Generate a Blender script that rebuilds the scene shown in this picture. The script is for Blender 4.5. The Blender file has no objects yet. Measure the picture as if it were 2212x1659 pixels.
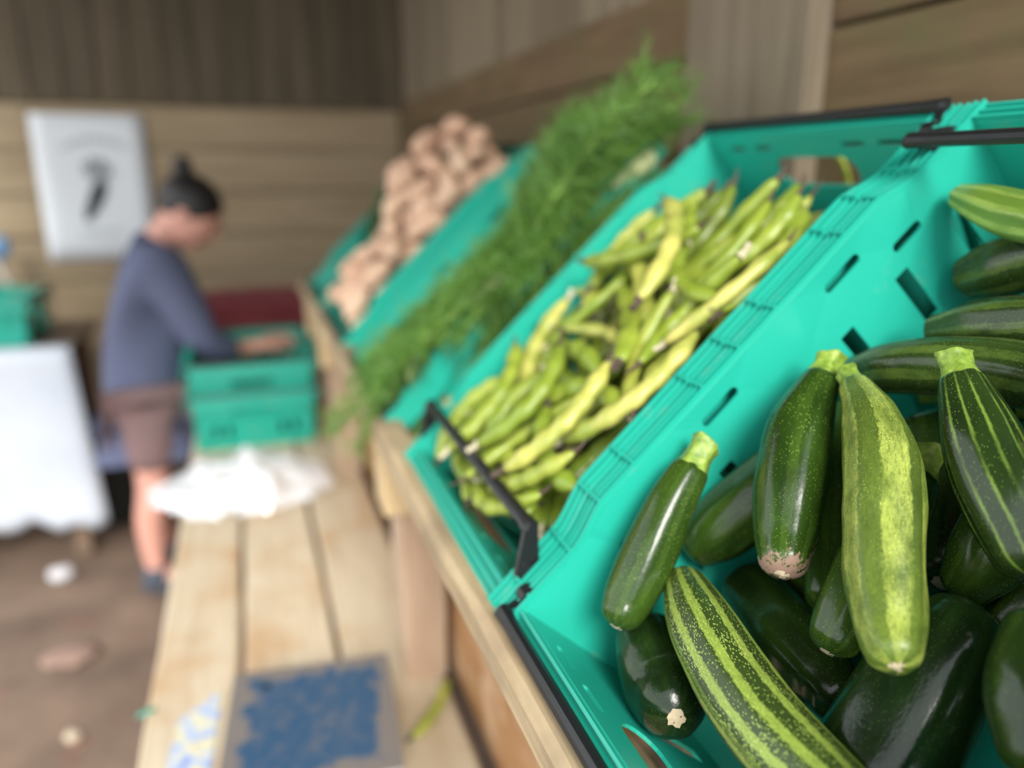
import bpy, bmesh, math, random
import numpy as np
from mathutils import Vector, Matrix, noise
from mathutils.geometry import delaunay_2d_cdt

random.seed(7); np.random.seed(7)
LOGS = []
def LOG(*a): LOGS.append(' '.join(str(x) for x in a))
SC = bpy.context.scene
COL = SC.collection
PI = math.pi

# ------------------------------------------------------------------ camera
FPX, CX, CY = 1660.0, 1106.0, 829.5           # focal length in pixels of a 2212x1659 frame
PITCH, YAW = math.radians(15.45), math.radians(18.8)
CAM = Vector((0.0, 0.0, 1.5))
FWD = Vector((math.sin(YAW)*math.cos(PITCH), math.cos(YAW)*math.cos(PITCH), -math.sin(PITCH)))
RGT = Vector((math.cos(YAW), -math.sin(YAW), 0))
UPV = RGT.cross(FWD)
cd = bpy.data.cameras.new('camera'); cam = bpy.data.objects.new('camera', cd); COL.objects.link(cam)
cam.matrix_world = Matrix(((RGT.x, UPV.x, -FWD.x, CAM.x), (RGT.y, UPV.y, -FWD.y, CAM.y),
                           (RGT.z, UPV.z, -FWD.z, CAM.z), (0, 0, 0, 1)))
cd.sensor_width = 36.0; cd.lens = FPX/2212*36.0; cd.clip_start = 0.02; cd.clip_end = 200
cd.dof.use_dof = True; cd.dof.focus_distance = 0.51; cd.dof.aperture_fstop = 1.9; cd.dof.aperture_blades = 0
SC.camera = cam

# ------------------------------------------------------------------ light: a bright overcast day outside an open-fronted shed
w = bpy.data.worlds.new('overcast_sky'); SC.world = w; w.use_nodes = True
nt = w.node_tree; bg = nt.nodes['Background']
bg.inputs[0].default_value = (0.93, 0.97, 1.0, 1); bg.inputs[1].default_value = 2.3
sd = bpy.data.lights.new('sun', 'SUN'); sd.energy = 4.4; sd.angle = math.radians(24); sd.color = (1, .96, .9)
so = bpy.data.objects.new('sun', sd); COL.objects.link(so)
so.rotation_euler = Vector((0.10, 0.82, -0.56)).to_track_quat('-Z', 'Y').to_euler()
SC.view_settings.view_transform = 'Standard'; SC.view_settings.look = 'None'
SC.view_settings.gamma = 1.0; SC.view_settings.use_curve_mapping = False
SC.view_settings.exposure = 0.22

def ray(px, py):
    return FWD + RGT*((px-CX)/FPX) + UPV*((CY-py)/FPX)          # depth 1 along the view axis
def at_y(px, py, Y):
    r = ray(px, py); return CAM + r*(Y/r.y)
def at_z(px, py, Z):
    r = ray(px, py); return CAM + r*((Z-CAM.z)/r.z)

# ------------------------------------------------------------------ materials
def lin(c):
    return tuple(((x/255)/12.92 if x/255 <= .04045 else ((x/255+.055)/1.055)**2.4) for x in c) + (1,)
class Mat:
    def __init__(s, name):
        s.m = bpy.data.materials.new(name); s.m.use_nodes = True
        s.t = s.m.node_tree; s.b = s.t.nodes['Principled BSDF']
    def n(s, typ, **kw):
        nd = s.t.nodes.new(typ)
        for k, v in kw.items():
            if k in nd.inputs: nd.inputs[k].default_value = v
            else: setattr(nd, k, v)
        return nd
    def l(s, a, b): s.t.links.new(a, b)
    def ramp(s, fac, stops, interp='LINEAR'):
        r = s.t.nodes.new('ShaderNodeValToRGB'); r.color_ramp.interpolation = interp
        e = r.color_ramp.elements
        while len(e) < len(stops): e.new(.5)
        for el, (p, c) in zip(e, stops): el.position = p; el.color = c
        s.l(fac, r.inputs[0]); return r.outputs[0]
    def mix(s, fac, a, b):
        m = s.t.nodes.new('ShaderNodeMix'); m.data_type = 'RGBA'
        for sock, v in ((m.inputs[0], fac), (m.inputs[6], a), (m.inputs[7], b)):
            if isinstance(v, (tuple, float, int)): sock.default_value = v
            else: s.l(v, sock)
        return m.outputs[2]
    def math(s, op, a, b=0.0):
        m = s.t.nodes.new('ShaderNodeMath'); m.operation = op
        for sock, v in ((m.inputs[0], a), (m.inputs[1], b)):
            if isinstance(v, (float, int)): sock.default_value = v
            else: s.l(v, sock)
        return m.outputs[0]
    def bump(s, h, strength=.3, dist=.002):
        b = s.t.nodes.new('ShaderNodeBump'); b.inputs['Strength'].default_value = strength
        b.inputs['Distance'].default_value = dist; s.l(h, b.inputs['Height']); s.l(b.outputs[0], s.b.inputs['Normal'])
    def base(s, c):
        if isinstance(c, tuple): s.b.inputs['Base Color'].default_value = c
        else: s.l(c, s.b.inputs['Base Color'])
    def rough(s, v):
        if isinstance(v, (float, int)): s.b.inputs['Roughness'].default_value = v
        else: s.l(v, s.b.inputs['Roughness'])
    def obj(s, scale=(1, 1, 1), shift=True):
        tc = s.n('ShaderNodeTexCoord'); mp = s.n('ShaderNodeMapping'); mp.inputs['Scale'].default_value = scale
        v = tc.outputs['Object']
        if shift:
            oi = s.n('ShaderNodeObjectInfo'); add = s.n('ShaderNodeVectorMath', operation='ADD')
            mul = s.math('MULTIPLY', oi.outputs['Random'], 37.0)
            cx = s.n('ShaderNodeCombineXYZ')
            for i in range(3): s.l(mul, cx.inputs[i])
            s.l(v, add.inputs[0]); s.l(cx.outputs[0], add.inputs[1]); v = add.outputs[0]
        s.l(v, mp.inputs['Vector']); return mp.outputs[0]
    def noise(s, vec, scale=5., detail=4., rough=.55):
        nn = s.n('ShaderNodeTexNoise'); nn.inputs['Scale'].default_value = scale
        nn.inputs['Detail'].default_value = detail; nn.inputs['Roughness'].default_value = rough
        s.l(vec, nn.inputs['Vector']); return nn.outputs['Fac']

def wood(name, c1, c2, axis, rough=.75, scale=1., var=.35, dirt=None):
    M = Mat(name); sc = [14*scale]*3; sc[axis] = 1.1*scale
    v = M.obj(tuple(sc)); g = M.noise(v, 3.2, 6, .62)
    sc2 = [60*scale]*3; sc2[axis] = 2.5*scale
    g2 = M.noise(M.obj(tuple(sc2)), 2.0, 3)
    c = M.ramp(g, [(.28, lin(c1)), (.72, lin(c2))])
    c = M.mix(M.math('MULTIPLY', g2, .35), c, lin(tuple(x*.55 for x in c1)))
    oi = M.n('ShaderNodeObjectInfo')
    c = M.mix(M.math('MULTIPLY', oi.outputs['Random'], var), c, lin(tuple(x*.7 for x in c1)))
    if dirt:
        k = M.ramp(M.noise(M.obj((3, 3, 3)), 2.2, 5), [(.5, (0, 0, 0, 1)), (.7, (1, 1, 1, 1))])
        c = M.mix(M.math('MULTIPLY', k, .7), c, lin(dirt))
    M.base(c); M.rough(rough); M.bump(g2, .35, .003); return M.m

def plain(name, c, rough=.6, noise_amt=.12, scale=30., **kw):
    M = Mat(name); nz = M.noise(M.obj(), scale, 3)
    M.base(M.mix(M.math('MULTIPLY', nz, noise_amt*2), lin(c), lin(tuple(x*.6 for x in c)))); M.rough(rough)
    for k, v in kw.items(): M.b.inputs[k].default_value = v
    return M.m

def teal(name, c, c2):
    M = Mat(name); nz = M.noise(M.obj(), 6, 4)
    dirt = M.ramp(M.noise(M.obj((1, 1, 1)), 17, 6, .7), [(.60, (0, 0, 0, 1)), (.72, (1, 1, 1, 1))])
    col = M.mix(nz, lin(c), lin(c2))
    M.base(M.mix(M.math('MULTIPLY', dirt, .22), col, lin((150, 150, 130))))
    M.rough(M.ramp(nz, [(.3, (.28,)*3+(1,)), (.7, (.42,)*3+(1,))]))
    M.b.inputs['Subsurface Weight'].default_value = .0; M.b.inputs['Subsurface Radius'].default_value = (.004, .012, .010)
    M.b.inputs['Subsurface Scale'].default_value = .5
    return M.m

def courgette_mat(name, dark, mid, light, stripes=.1, nstripe=9, width=.35, dot=.13, dots=.7, net=0., rough=.28, mud=False, phase=0.):
    """skin in the straightened space of the fruit: pale wandering stripes, pale dots, dark net, mud at the blossom end"""
    M = Mat(name)
    at = M.n('ShaderNodeAttribute', attribute_name='rest'); an = M.n('ShaderNodeAttribute', attribute_name='ang')
    mp = M.n('ShaderNodeMapping'); mp.inputs['Scale'].default_value = (1, 1, .5); M.l(at.outputs['Vector'], mp.inputs['Vector'])
    oi = M.n('ShaderNodeObjectInfo'); addv = M.n('ShaderNodeVectorMath', operation='ADD')
    cx = M.n('ShaderNodeCombineXYZ'); rr = M.math('MULTIPLY', oi.outputs['Random'], 3.1)
    for i in range(3): M.l(rr, cx.inputs[i])
    M.l(mp.outputs[0], addv.inputs[0]); M.l(cx.outputs[0], addv.inputs[1]); V = addv.outputs[0]
    BW = lambda f, a, b: M.ramp(f, [(a, (0, 0, 0, 1)), (b, (1, 1, 1, 1))])
    big = M.noise(V, 30, 4)
    col = M.mix(BW(big, .3, .7), lin(dark), lin(mid))
    wob = M.math('MULTIPLY', M.math('SUBTRACT', M.noise(V, 30, 2), .5), 1.6)
    fine = M.math('MULTIPLY', M.math('SUBTRACT', M.noise(V, 420, 3), .5), 1.3)
    ph = M.math('ADD', M.math('ADD', M.math('MULTIPLY', an.outputs['Fac'], float(nstripe)), M.math('ADD', wob, phase)), fine)
    st = M.math('ADD', M.math('MULTIPLY', M.math('SINE', ph), .5), .5)
    c0 = .5+.5*math.cos(PI*width)
    smask = BW(st, max(0., c0-.08), min(1., c0+.08))
    brk = 1.0 if name == 'courgette_striped' else BW(M.noise(V, 70, 4), .3, .6)                      # stripes fade in and out along the fruit
    col = M.mix(M.math('MULTIPLY', M.math('MULTIPLY', smask, brk), stripes), col, lin(light))
    vo = M.n('ShaderNodeTexVoronoi'); vo.inputs['Scale'].default_value = 760.; M.l(V, vo.inputs['Vector'])
    sz = M.noise(V, 45, 2)
    sp = M.math('LESS_THAN', vo.outputs['Distance'], M.math('MULTIPLY', sz, dot*2))
    pale = lin(tuple(min(255, x*1.1+16) for x in light))
    col = M.mix(M.math('MULTIPLY', sp, dots), col, pale)
    if net > 0:
        vo2 = M.n('ShaderNodeTexVoronoi', feature='DISTANCE_TO_EDGE'); vo2.inputs['Scale'].default_value = 900.; M.l(V, vo2.inputs['Vector'])
        nm = M.ramp(vo2.outputs['Distance'], [(.02, (1, 1, 1, 1)), (.22, (0, 0, 0, 1))])
        col = M.mix(M.math('MULTIPLY', M.math('MULTIPLY', nm, BW(M.noise(V, 90, 3), .25, .6)), net), col, lin(dark))
    if net > 0:                                              # fine lengthwise wrinkles
        mp2 = M.n('ShaderNodeMapping'); mp2.inputs['Scale'].default_value = (1, 1, .22); M.l(at.outputs['Vector'], mp2.inputs['Vector'])
        wr = M.noise(mp2.outputs[0], 900, 3, .6)
        col = M.mix(M.math('MULTIPLY', BW(wr, .50, .62), net*.8), col, lin(dark))
    if mud:
        sx = M.n('ShaderNodeSeparateXYZ'); M.l(at.outputs['Vector'], sx.inputs[0])
        n1 = M.math('MULTIPLY', M.noise(V, 60, 4), 1.6); n2 = M.math('MULTIPLY', M.noise(V, 260, 5, .7), 1.5)
        k = M.math('ADD', M.math('MULTIPLY', sx.outputs[2], -20.0), M.math('ADD', M.math('ADD', n1, n2), -.78))
        k = BW(k, .50, .62)
        col = M.mix(M.math('MULTIPLY', k, .9), col, lin((140, 112, 98)))
        M.rough(M.math('ADD', M.math('MULTIPLY', k, .5), rough))
    else: M.rough(rough)
    M.base(col); M.b.inputs['Specular IOR Level'].default_value = .36
    M.bump(M.math('ADD', M.noise(V, 330, 2), M.math('MULTIPLY', st, .4)), .22, .0006)
    return M.m

TEAL = teal('teal_plastic', (36, 168, 146), (28, 150, 130))
TEAL_D = teal('dull_teal_plastic', (28, 150, 130), (20, 120, 106))
RED = plain('dark_red_plastic', (140, 60, 66), .45)
BLACK = plain('black_plastic', (26, 29, 31), .38, .3, 60)
WHITEINK = plain('white_ink', (225, 232, 235), .6, .03)
W_LIP = wood('weathered_timber', (166, 142, 108), (196, 176, 140), 1, .7, 1.6, .15, dirt=(120, 104, 84))
W_BENCH = wood('bench_timber', (200, 180, 150), (226, 212, 186), 1, .7, 1., .2, dirt=(176, 140, 100))
W_POST = wood('post_timber', (176, 146, 122), (206, 182, 154), 2, .75, 1.2, .2)
W_BLOCK = wood('pale_timber', (206, 176, 130), (226, 200, 156), 2, .75, 1.2, .1)
W_PLY = wood('orange_plywood', (150, 104, 62), (196, 150, 104), 1, .55, .8, .1, dirt=(214, 186, 156))
W_SHELF = wood('shelf_timber', (120, 98, 72), (150, 126, 96), 1, .8)
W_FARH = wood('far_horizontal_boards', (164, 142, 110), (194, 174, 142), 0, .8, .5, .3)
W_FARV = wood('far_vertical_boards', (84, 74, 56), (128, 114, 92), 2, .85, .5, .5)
W_RH = wood('side_horizontal_boards', (98, 76, 50), (132, 108, 76), 1, .8, .9, .3, dirt=(96, 92, 56))
W_RV = wood('side_vertical_boards', (128, 112, 88), (168, 154, 130), 2, .85, .6, .55)
W_GREY = wood('grey_board', (116, 102, 82), (150, 136, 114), 2, .8, .8, .1)
W_ROOF = wood('roof_boards', (84, 72, 56), (112, 98, 78), 1, .85, .5)
W_TABLE = wood('table_timber', (120, 98, 80), (150, 126, 104), 0, .8)

# ------------------------------------------------------------------ mesh helpers
class MB:
    def __init__(s): s.v = []; s.f = []
    def add(s, v, f):
        o = len(s.v); s.v += [tuple(p) for p in v]; s.f += [tuple(i+o for i in q) for q in f]; return s
    def box(s, c, d, M=None):
        v = [Vector((c[0]+sx*d[0]/2, c[1]+sy*d[1]/2, c[2]+sz*d[2]/2)) for sx in (-1, 1) for sy in (-1, 1) for sz in (-1, 1)]
        if M: v = [M @ p for p in v]
        return s.add(v, [(0, 1, 3, 2), (4, 6, 7, 5), (0, 4, 5, 1), (2, 3, 7, 6), (0, 2, 6, 4), (1, 5, 7, 3)])
    def tube(s, pts, rad, seg=8, cap=True, flat=1.0, upv=Vector((0, 0, 1))):
        pts = [Vector(p) for p in pts]; n = len(pts); V = []; F = []
        if not hasattr(rad, '__len__'): rad = [rad]*n
        for i, p in enumerate(pts):
            t = (pts[min(i+1, n-1)]-pts[max(i-1, 0)]).normalized()
            a = t.cross(upv)
            if a.length < 1e-4: a = t.cross(Vector((1, 0, 0)))
            a.normalize(); b = a.cross(t)
            for k in range(seg):
                th = 2*PI*k/seg; V.append(p+(a*math.cos(th)+b*math.sin(th)*flat)*rad[i])
        for i in range(n-1):
            for k in range(seg):
                k2 = (k+1) % seg; F.append((i*seg+k, i*seg+k2, (i+1)*seg+k2, (i+1)*seg+k))
        if cap: F.append(tuple(range(seg))[::-1]); F.append(tuple((n-1)*seg+k for k in range(seg)))
        return s.add(V, F)
    def mesh(s, name, mat, smooth=False):
        me = bpy.data.meshes.new(name); me.from_pydata(s.v, [], s.f)
        bm = bmesh.new(); bm.from_mesh(me); bmesh.ops.recalc_face_normals(bm, faces=bm.faces); bm.to_mesh(me); bm.free()
        me.materials.append(mat)
        if smooth: me.polygons.foreach_set('use_smooth', [True]*len(me.polygons))
        return me
def link(name, me, parent=None, mw=None):
    o = bpy.data.objects.new(name, me); COL.objects.link(o)
    if parent: o.parent = parent
    if mw is not None: o.matrix_local = mw
    return o
def tag(o, label=None, cat=None, group=None, kind=None):
    for k, v in (('label', label), ('category', cat), ('group', group), ('kind', kind)):
        if v: o[k] = v
    return o
def empty(name, mw=None):
    return link(name, None, None, mw)
T = Matrix.Translation

def plank_mesh(name, dim, mat, long_axis, wob=.0015, ch=.003, seg=6, seed=0):
    """a sawn board with chamfered, slightly uneven edges; dim = (x, y, z)"""
    rnd = random.Random(seed); a = long_axis; b, c = [i for i in range(3) if i != a]
    hb, hc = dim[b]/2, dim[c]/2; ch = min(ch, hb*.4, hc*.4)
    prof = [(-hb+ch, -hc), (hb-ch, -hc), (hb, -hc+ch), (hb, hc-ch), (hb-ch, hc), (-hb+ch, hc), (-hb, hc-ch), (-hb, -hc+ch)]
    m = MB(); V = []; F = []
    for i in range(seg+1):
        s = -dim[a]/2+dim[a]*i/seg; ob, oc = rnd.uniform(-wob, wob), rnd.uniform(-wob, wob)
        for (pb, pc) in prof:
            p = [0, 0, 0]; p[a] = s; p[b] = pb+ob+rnd.uniform(-wob, wob)*.5; p[c] = pc+oc*.3; V.append(p)
    for i in range(seg):
        for k in range(8):
            k2 = (k+1) % 8; F.append((i*8+k, i*8+k2, (i+1)*8+k2, (i+1)*8+k))
    F.append(tuple(range(8))); F.append(tuple(seg*8+k for k in range(8)))
    m.add(V, F); return m.mesh(name, mat)
_ps = [0]
def plank(name, c, dim, mat, long_axis, parent=None, mw=None, **kw):
    _ps[0] += 1
    me = plank_mesh(name, dim, mat, long_axis, seed=_ps[0], **kw)
    return link(name, me, parent, (mw or Matrix()) @ T(Vector(c)))

# ------------------------------------------------------------------ the setting
YW, XW = 4.15, 0.80
def dirt_floor():
    M = Mat('trodden_earth'); v = M.obj((1, 1, 1), False); a = M.noise(v, 3., 6, .6); b = M.noise(v, 40, 4)
    c = M.ramp(a, [(.3, lin((92, 76, 64))), (.55, lin((124, 104, 88))), (.75, lin((148, 122, 104)))])
    c = M.mix(M.math('MULTIPLY', b, .4), c, lin((84, 66, 56)))
    r = M.ramp(M.noise(v, 6.5, 3), [(.62, (0, 0, 0, 1)), (.72, (1, 1, 1, 1))])
    c = M.mix(M.math('MULTIPLY', r, .6), c, lin((136, 92, 78)))
    M.base(c); M.rough(.9); M.bump(M.math('ADD', a, M.math('MULTIPLY', b, .3)), .6, .02); return M.m
fm = MB(); N = 40; V = []; F = []
for i in range(N+1):
    for j in range(N+1):
        x, y = -9+10.5*i/N, -8+13*j/N
        V.append((x, y, .012*noise.noise(Vector((x*1.7, y*1.7, 0)))-.012))
for i in range(N):
    for j in range(N): a = i*(N+1)+j; F.append((a, a+N+1, a+N+2, a+1))
fm.add(V, F)
tag(link('floor', fm.mesh('floor', dirt_floor(), True)), 'brown trodden earth floor of the shed with pale scraps', kind='structure')

SPLIT = 1.81
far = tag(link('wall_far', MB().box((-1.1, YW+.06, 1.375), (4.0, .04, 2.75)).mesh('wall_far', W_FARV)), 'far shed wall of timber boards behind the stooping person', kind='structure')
z = 0.0; k = 0
while z < SPLIT-.01:
    h = min(.20, SPLIT-z); x0 = -3.1
    for (xa, xb) in ((-3.1, -.9+.3*(k % 2)), (-.9+.3*(k % 2), XW)):
        plank('board', ((xa+xb)/2, YW+.025, z+h/2), (xb-xa-.004, .03, h-.008), W_FARH, 0, far)
    z += h; k += 1
x = -3.1
while x < XW:
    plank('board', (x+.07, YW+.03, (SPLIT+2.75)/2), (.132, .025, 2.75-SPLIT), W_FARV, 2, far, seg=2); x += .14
side = tag(link('wall_right', MB().box((XW+.07, 1.95, 1.375), (.04, 4.5, 2.75)).mesh('wall_right', W_RH)), 'timber shed wall running behind the row of crates', kind='structure')
z = 0.0; k = 0
SPR = 1.84
while z < SPR-.01:
    h = min(.17, SPR-z)
    for (ya, yb) in ((-.3, .99), (1.33, 2.6+.3*(k % 2)), (2.6+.3*(k % 2), YW)):
        off = .045 if yb < 1 else .03
        plank('board', (XW+off-.01, (ya+yb)/2, z+h/2), (.028, yb-ya-.003, h-.007), W_RH, 1, side)
    z += h; k += 1
while z < 2.7:
    plank('board', (XW+.035, .345, z+.085), (.028, 1.28, .163), W_RH, 1, side); z += .17
y = 1.33
while y < YW:
    plank('board', (XW+.045, y+.06, (SPR+2.75)/2), (.022, .108, 2.75-SPR), W_RV, 2, side, seg=2); y += .12
plank('upright_board', (XW+.012, 1.16, 1.37), (.05, .335, 2.74), W_GREY, 2, side)
roof = tag(link('ceiling', MB().box((-.28, 1.9, 2.80), (2.5, 4.7, .03)).mesh('ceiling', W_ROOF)), 'dark boarded roof over the shed stall', kind='structure')
for k in range(9):
    plank('board', (-1.39+.28*k, 1.9, 2.765), (.27, 4.7, .022), W_ROOF, 1, roof, seg=2)

# ------------------------------------------------------------------ frame of the sloping display
ALPHA = math.radians(44)
U3 = Vector((math.cos(ALPHA), 0, math.sin(ALPHA))); N3 = Vector((-math.sin(ALPHA), 0, math.cos(ALPHA)))
O3 = Vector((0.182, 0, CAM.z-.34))
def DM(Y=0.0):           # display frame: local x up the slope, y along the row, z out of the crate mouths
    return Matrix(((U3.x, 0, N3.x, O3.x), (0, 1, 0, Y), (U3.z, 0, N3.z, O3.z), (0, 0, 0, 1)))
def at_n(px, py, n):     # where the pixel's ray meets the plane n above the crate rims
    r = ray(px, py); d0 = (CAM-O3).dot(N3)
    return CAM + r*((n-d0)/r.dot(N3))
DEPTH = .185
bench_z = .65

stand = tag(empty('display_stand', T((.3, 1.2, 0))), 'sloping timber display stand holding the row of teal crates', 'display stand')
inv = stand.matrix_basis.inverted()
plank('front_rail', (.178, 1.28, CAM.z-.378), (.044, 2.9, .036), W_LIP, 1, stand, inv, seg=24, ch=.007, wob=.002)
for k in range(5):
    c = DM() @ Vector((.06+.125*k, 1.28, -DEPTH-.014))
    plank('shelf_board', (0, 0, 0), (.118, 2.9, .02), W_SHELF, 1, stand, inv @ T(c) @ Matrix.Rotation(-ALPHA, 4, 'Y'))
for Y in (.25, 1.18, 2.2, 2.66):
    plank('post', (.232, Y, (bench_z+.97)/2), (.075, .08, .97-bench_z), W_POST, 2, stand, inv)
    plank('rail_block', (.220, Y-.006, 1.036), (.10, .095, .13), W_BLOCK, 2, stand, inv)
    c = DM() @ Vector((.32, Y+.09, -DEPTH-.055))
    plank('bearer', (0, 0, 0), (.60, .045, .06), W_SHELF, 0, stand, inv @ T(c) @ Matrix.Rotation(-ALPHA, 4, 'Y'))
    plank('back_post', (.70, Y+.09, .66), (.07, .07, 1.32), W_SHELF, 2, stand, inv)
plank('panel', (.292, 1.2, (bench_z+1.0)/2), (.018, 2.8, 1.0-bench_z), W_PLY, 1, stand, inv)

bench = tag(empty('plank_bench', T((0, 2.0, 0))), 'pale plank bench running below the display stand', 'bench')
inv = bench.matrix_basis.inverted()
XE = [-.226, -.073, .096, .268]
for i in range(3):
    plank('plank', ((XE[i]+XE[i+1])/2, 2.05, bench_z-.0175), (XE[i+1]-XE[i]-.011, 3.5, .035), W_BENCH, 1, bench, inv, seg=16, ch=.006)
for Y in (.5, 1.6, 2.7, 3.6):
    for X in (-.16, .2): plank('leg', (X, Y, (bench_z-.09)/2), (.07, .07, bench_z-.09), W_POST, 2, bench, inv)
    plank('cross_rail', (.02, Y, bench_z-.065), (.46, .06, .05), W_POST, 0, bench, inv)

# ------------------------------------------------------------------ bale-arm crates
LI, WI, FL = .56, .36, .020          # inner length, inner width, rim flange
def endz(s, L):                      # rim drops a little towards the ends
    e = min(s, L-s); t = max(0., min(1., (e-.062)/.055)); t = t*t*(3-2*t)
    return .003*t-.010*(1-t)
def flare(n):
    n = -n
    return .002 if n < .004 else (.006*min(n, .06)/.06 + max(0, n-.06)*.10)
def stadium(cx, cy, w, h, k=5):
    r = min(w, h)/2; pts = []
    for i, (sx, sy) in enumerate(((1, 1), (-1, 1), (-1, -1), (1, -1))):
        for j in range(k+1):
            th = PI/2*i+PI/2*j/k
            pts.append((cx+sx*(w/2-r)+r*math.cos(th), cy+sy*(h/2-r)+r*math.sin(th)))
    out = []
    for p in pts:
        if not out or (abs(p[0]-out[-1][0])+abs(p[1]-out[-1][1])) > 1e-6: out.append(p)
    if abs(out[0][0]-out[-1][0])+abs(out[0][1]-out[-1][1]) < 1e-6: out.pop()
    return out
def rect(cx, cy, w, h): return [(cx-w/2, cy-h/2), (cx+w/2, cy-h/2), (cx+w/2, cy+h/2), (cx-w/2, cy+h/2)]
def inside(p, poly):
    c = False; n = len(poly)
    for i in range(n):
        a, b = poly[i], poly[(i+1) % n]
        if (a[1] > p[1]) != (b[1] > p[1]) and p[0] < (b[0]-a[0])*(p[1]-a[1])/(b[1]-a[1])+a[0]: c = not c
    return c
def holed_wall(m, L, holes, place, thick=.0028, ends=True):
    ns = 56; outline = [(L*i/ns, endz(L*i/ns, L) if ends else -.012) for i in range(ns+1)]
    outline += [(L-L*i/8, -DEPTH) for i in range(9)]
    pts = list(outline); loops = [list(range(len(outline)))]
    for h in holes:
        loops.append(list(range(len(pts), len(pts)+len(h)))); pts += h
    edges = [(lp[i], lp[(i+1) % len(lp)]) for lp in loops for i in range(len(lp))]
    extra = []
    for n in (-.045, -.06, -.075, -.12):
        for i in range(1, 14): 
            p = (L*i/14+.0007, n)
            if not any(inside(p, h) for h in holes): extra.append(p)
    pts += extra
    vo, eo, fo, _, _, _ = delaunay_2d_cdt([Vector(p) for p in pts], edges, [], 0, 1e-6)
    tri = []
    for f in fo:
        c = sum((vo[i] for i in f), Vector((0, 0)))/len(f)
        if inside(c, outline) and not any(inside(c, h) for h in holes): tri.append(tuple(f))
    n = len(vo); V = [place(p[0], p[1], flare(p[1])) for p in vo] + [place(p[0], p[1], flare(p[1])-thick) for p in vo]
    F = []; ec = {}
    for f in tri:
        F.append(f); F.append(tuple(i+n for i in f[::-1]))
        for i in range(len(f)):
            e = (f[i], f[(i+1) % len(f)]); k = tuple(sorted(e)); ec.setdefault(k, []).append(e)
    for k, es in ec.items():
        if len(es) == 1: a, b = es[0]; F.append((b, a, a+n, b+n))
    m.add(V, F)
def crate_body():
    m = MB(); hs = []
    for c, n, l in ((.108, -.038, .034), (.234, -.016, .042), (.387, -.016, .042), (.452, -.038, .034)): hs.append(stadium(c, n, l, .0088))
    for c in (.062, .132, .202, .358, .428, .498): hs.append(rect(c, -.085, .0155, .054))
    he = [stadium(WI/2, -.062, .13, .040)]
    for c in (.055, .105, WI-.105, WI-.055): he.append(stadium(c, -.028, .032, .007))
    for c in (.06, .10, WI-.10, WI-.06): he.append(rect(c, -.125, .015, .05))
    holed_wall(m, LI, hs, lambda s, n, f: Vector((s, f, n)))
    holed_wall(m, LI, hs, lambda s, n, f: Vector((s, WI-f, n)))
    holed_wall(m, WI, he, lambda s, n, f: Vector((f, s, n)), ends=False)
    holed_wall(m, WI, he, lambda s, n, f: Vector((LI-f, s, n)), ends=False)
    i = flare(-DEPTH)
    m.box((LI/2, WI/2, -DEPTH+.002), (LI-2*i+.004, WI-2*i+.004, .004))
    for k in range(7): m.box((.06+k*.073, WI/2, -DEPTH+.006), (.006, WI-2*i, .005))
    return m.mesh('crate_body', TEAL)
def crate_rim():
    m = MB()
    prof = [(0, 0), (0, .0055), (.0026, .0055), (.003, .0002), (.0085, .0002), (.0088, .0045), (.0112, .0045), (.0115, .0002), (.0165, .0002), (.0172, .0034),
            (FL, .003), (FL, -.034), (FL-.0025, -.034), (FL-.003, -.003), (.003, -.003), (.003, -.010), (0, -.010)]
    def sweep(L, place, s0, s1, ends, ns=90):
        V = []; F = []; n = len(prof)
        for i in range(ns+1):
            s = s0+(s1-s0)*i/ns; z0 = endz(max(0, min(L, s)), L) if ends else -.012
            bul = .0
            for (d, zz) in prof: V.append(place(s, d+bul, zz+z0))
        for i in range(ns):
            for k in range(n):
                k2 = (k+1) % n; sm_ = s0+(s1-s0)*(i+.5)/ns
                if ends and k in (3, 13) and (.202 < sm_ < .244 or .359 < sm_ < .403 or .11 < sm_ < .14 or .42 < sm_ < .45): continue   # slots through the flange
                F.append((i*n+k, i*n+k2, (i+1)*n+k2, (i+1)*n+k))
        F.append(tuple(range(n))); F.append(tuple(ns*n+k for k in range(n)))
        m.add(V, F)
    sweep(LI, lambda s, d, z: Vector((s, -d, z)), -FL, LI+FL, True)
    sweep(LI, lambda s, d, z: Vector((s, WI+d, z)), -FL, LI+FL, True)
    sweep(WI, lambda s, d, z: Vector((-d, s, z)), 0, WI, False, 4)
    sweep(WI, lambda s, d, z: Vector((LI+d, s, z)), 0, WI, False, 4)
    for y in (-FL/2, WI+FL/2):
        for s in (.012, .062, .108, .15, .235, .28, .325, .41, .452, .498, .548):
            m.box((s, y, endz(s, LI)+.003), (.003, FL-.001, .0064))
        for s in (.035, LI-.035): # lobes that carry the bale arms
            m.box((s, y, -.020), (.05, FL*.96, .018))
    return m.mesh('crate_rim', TEAL)
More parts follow.
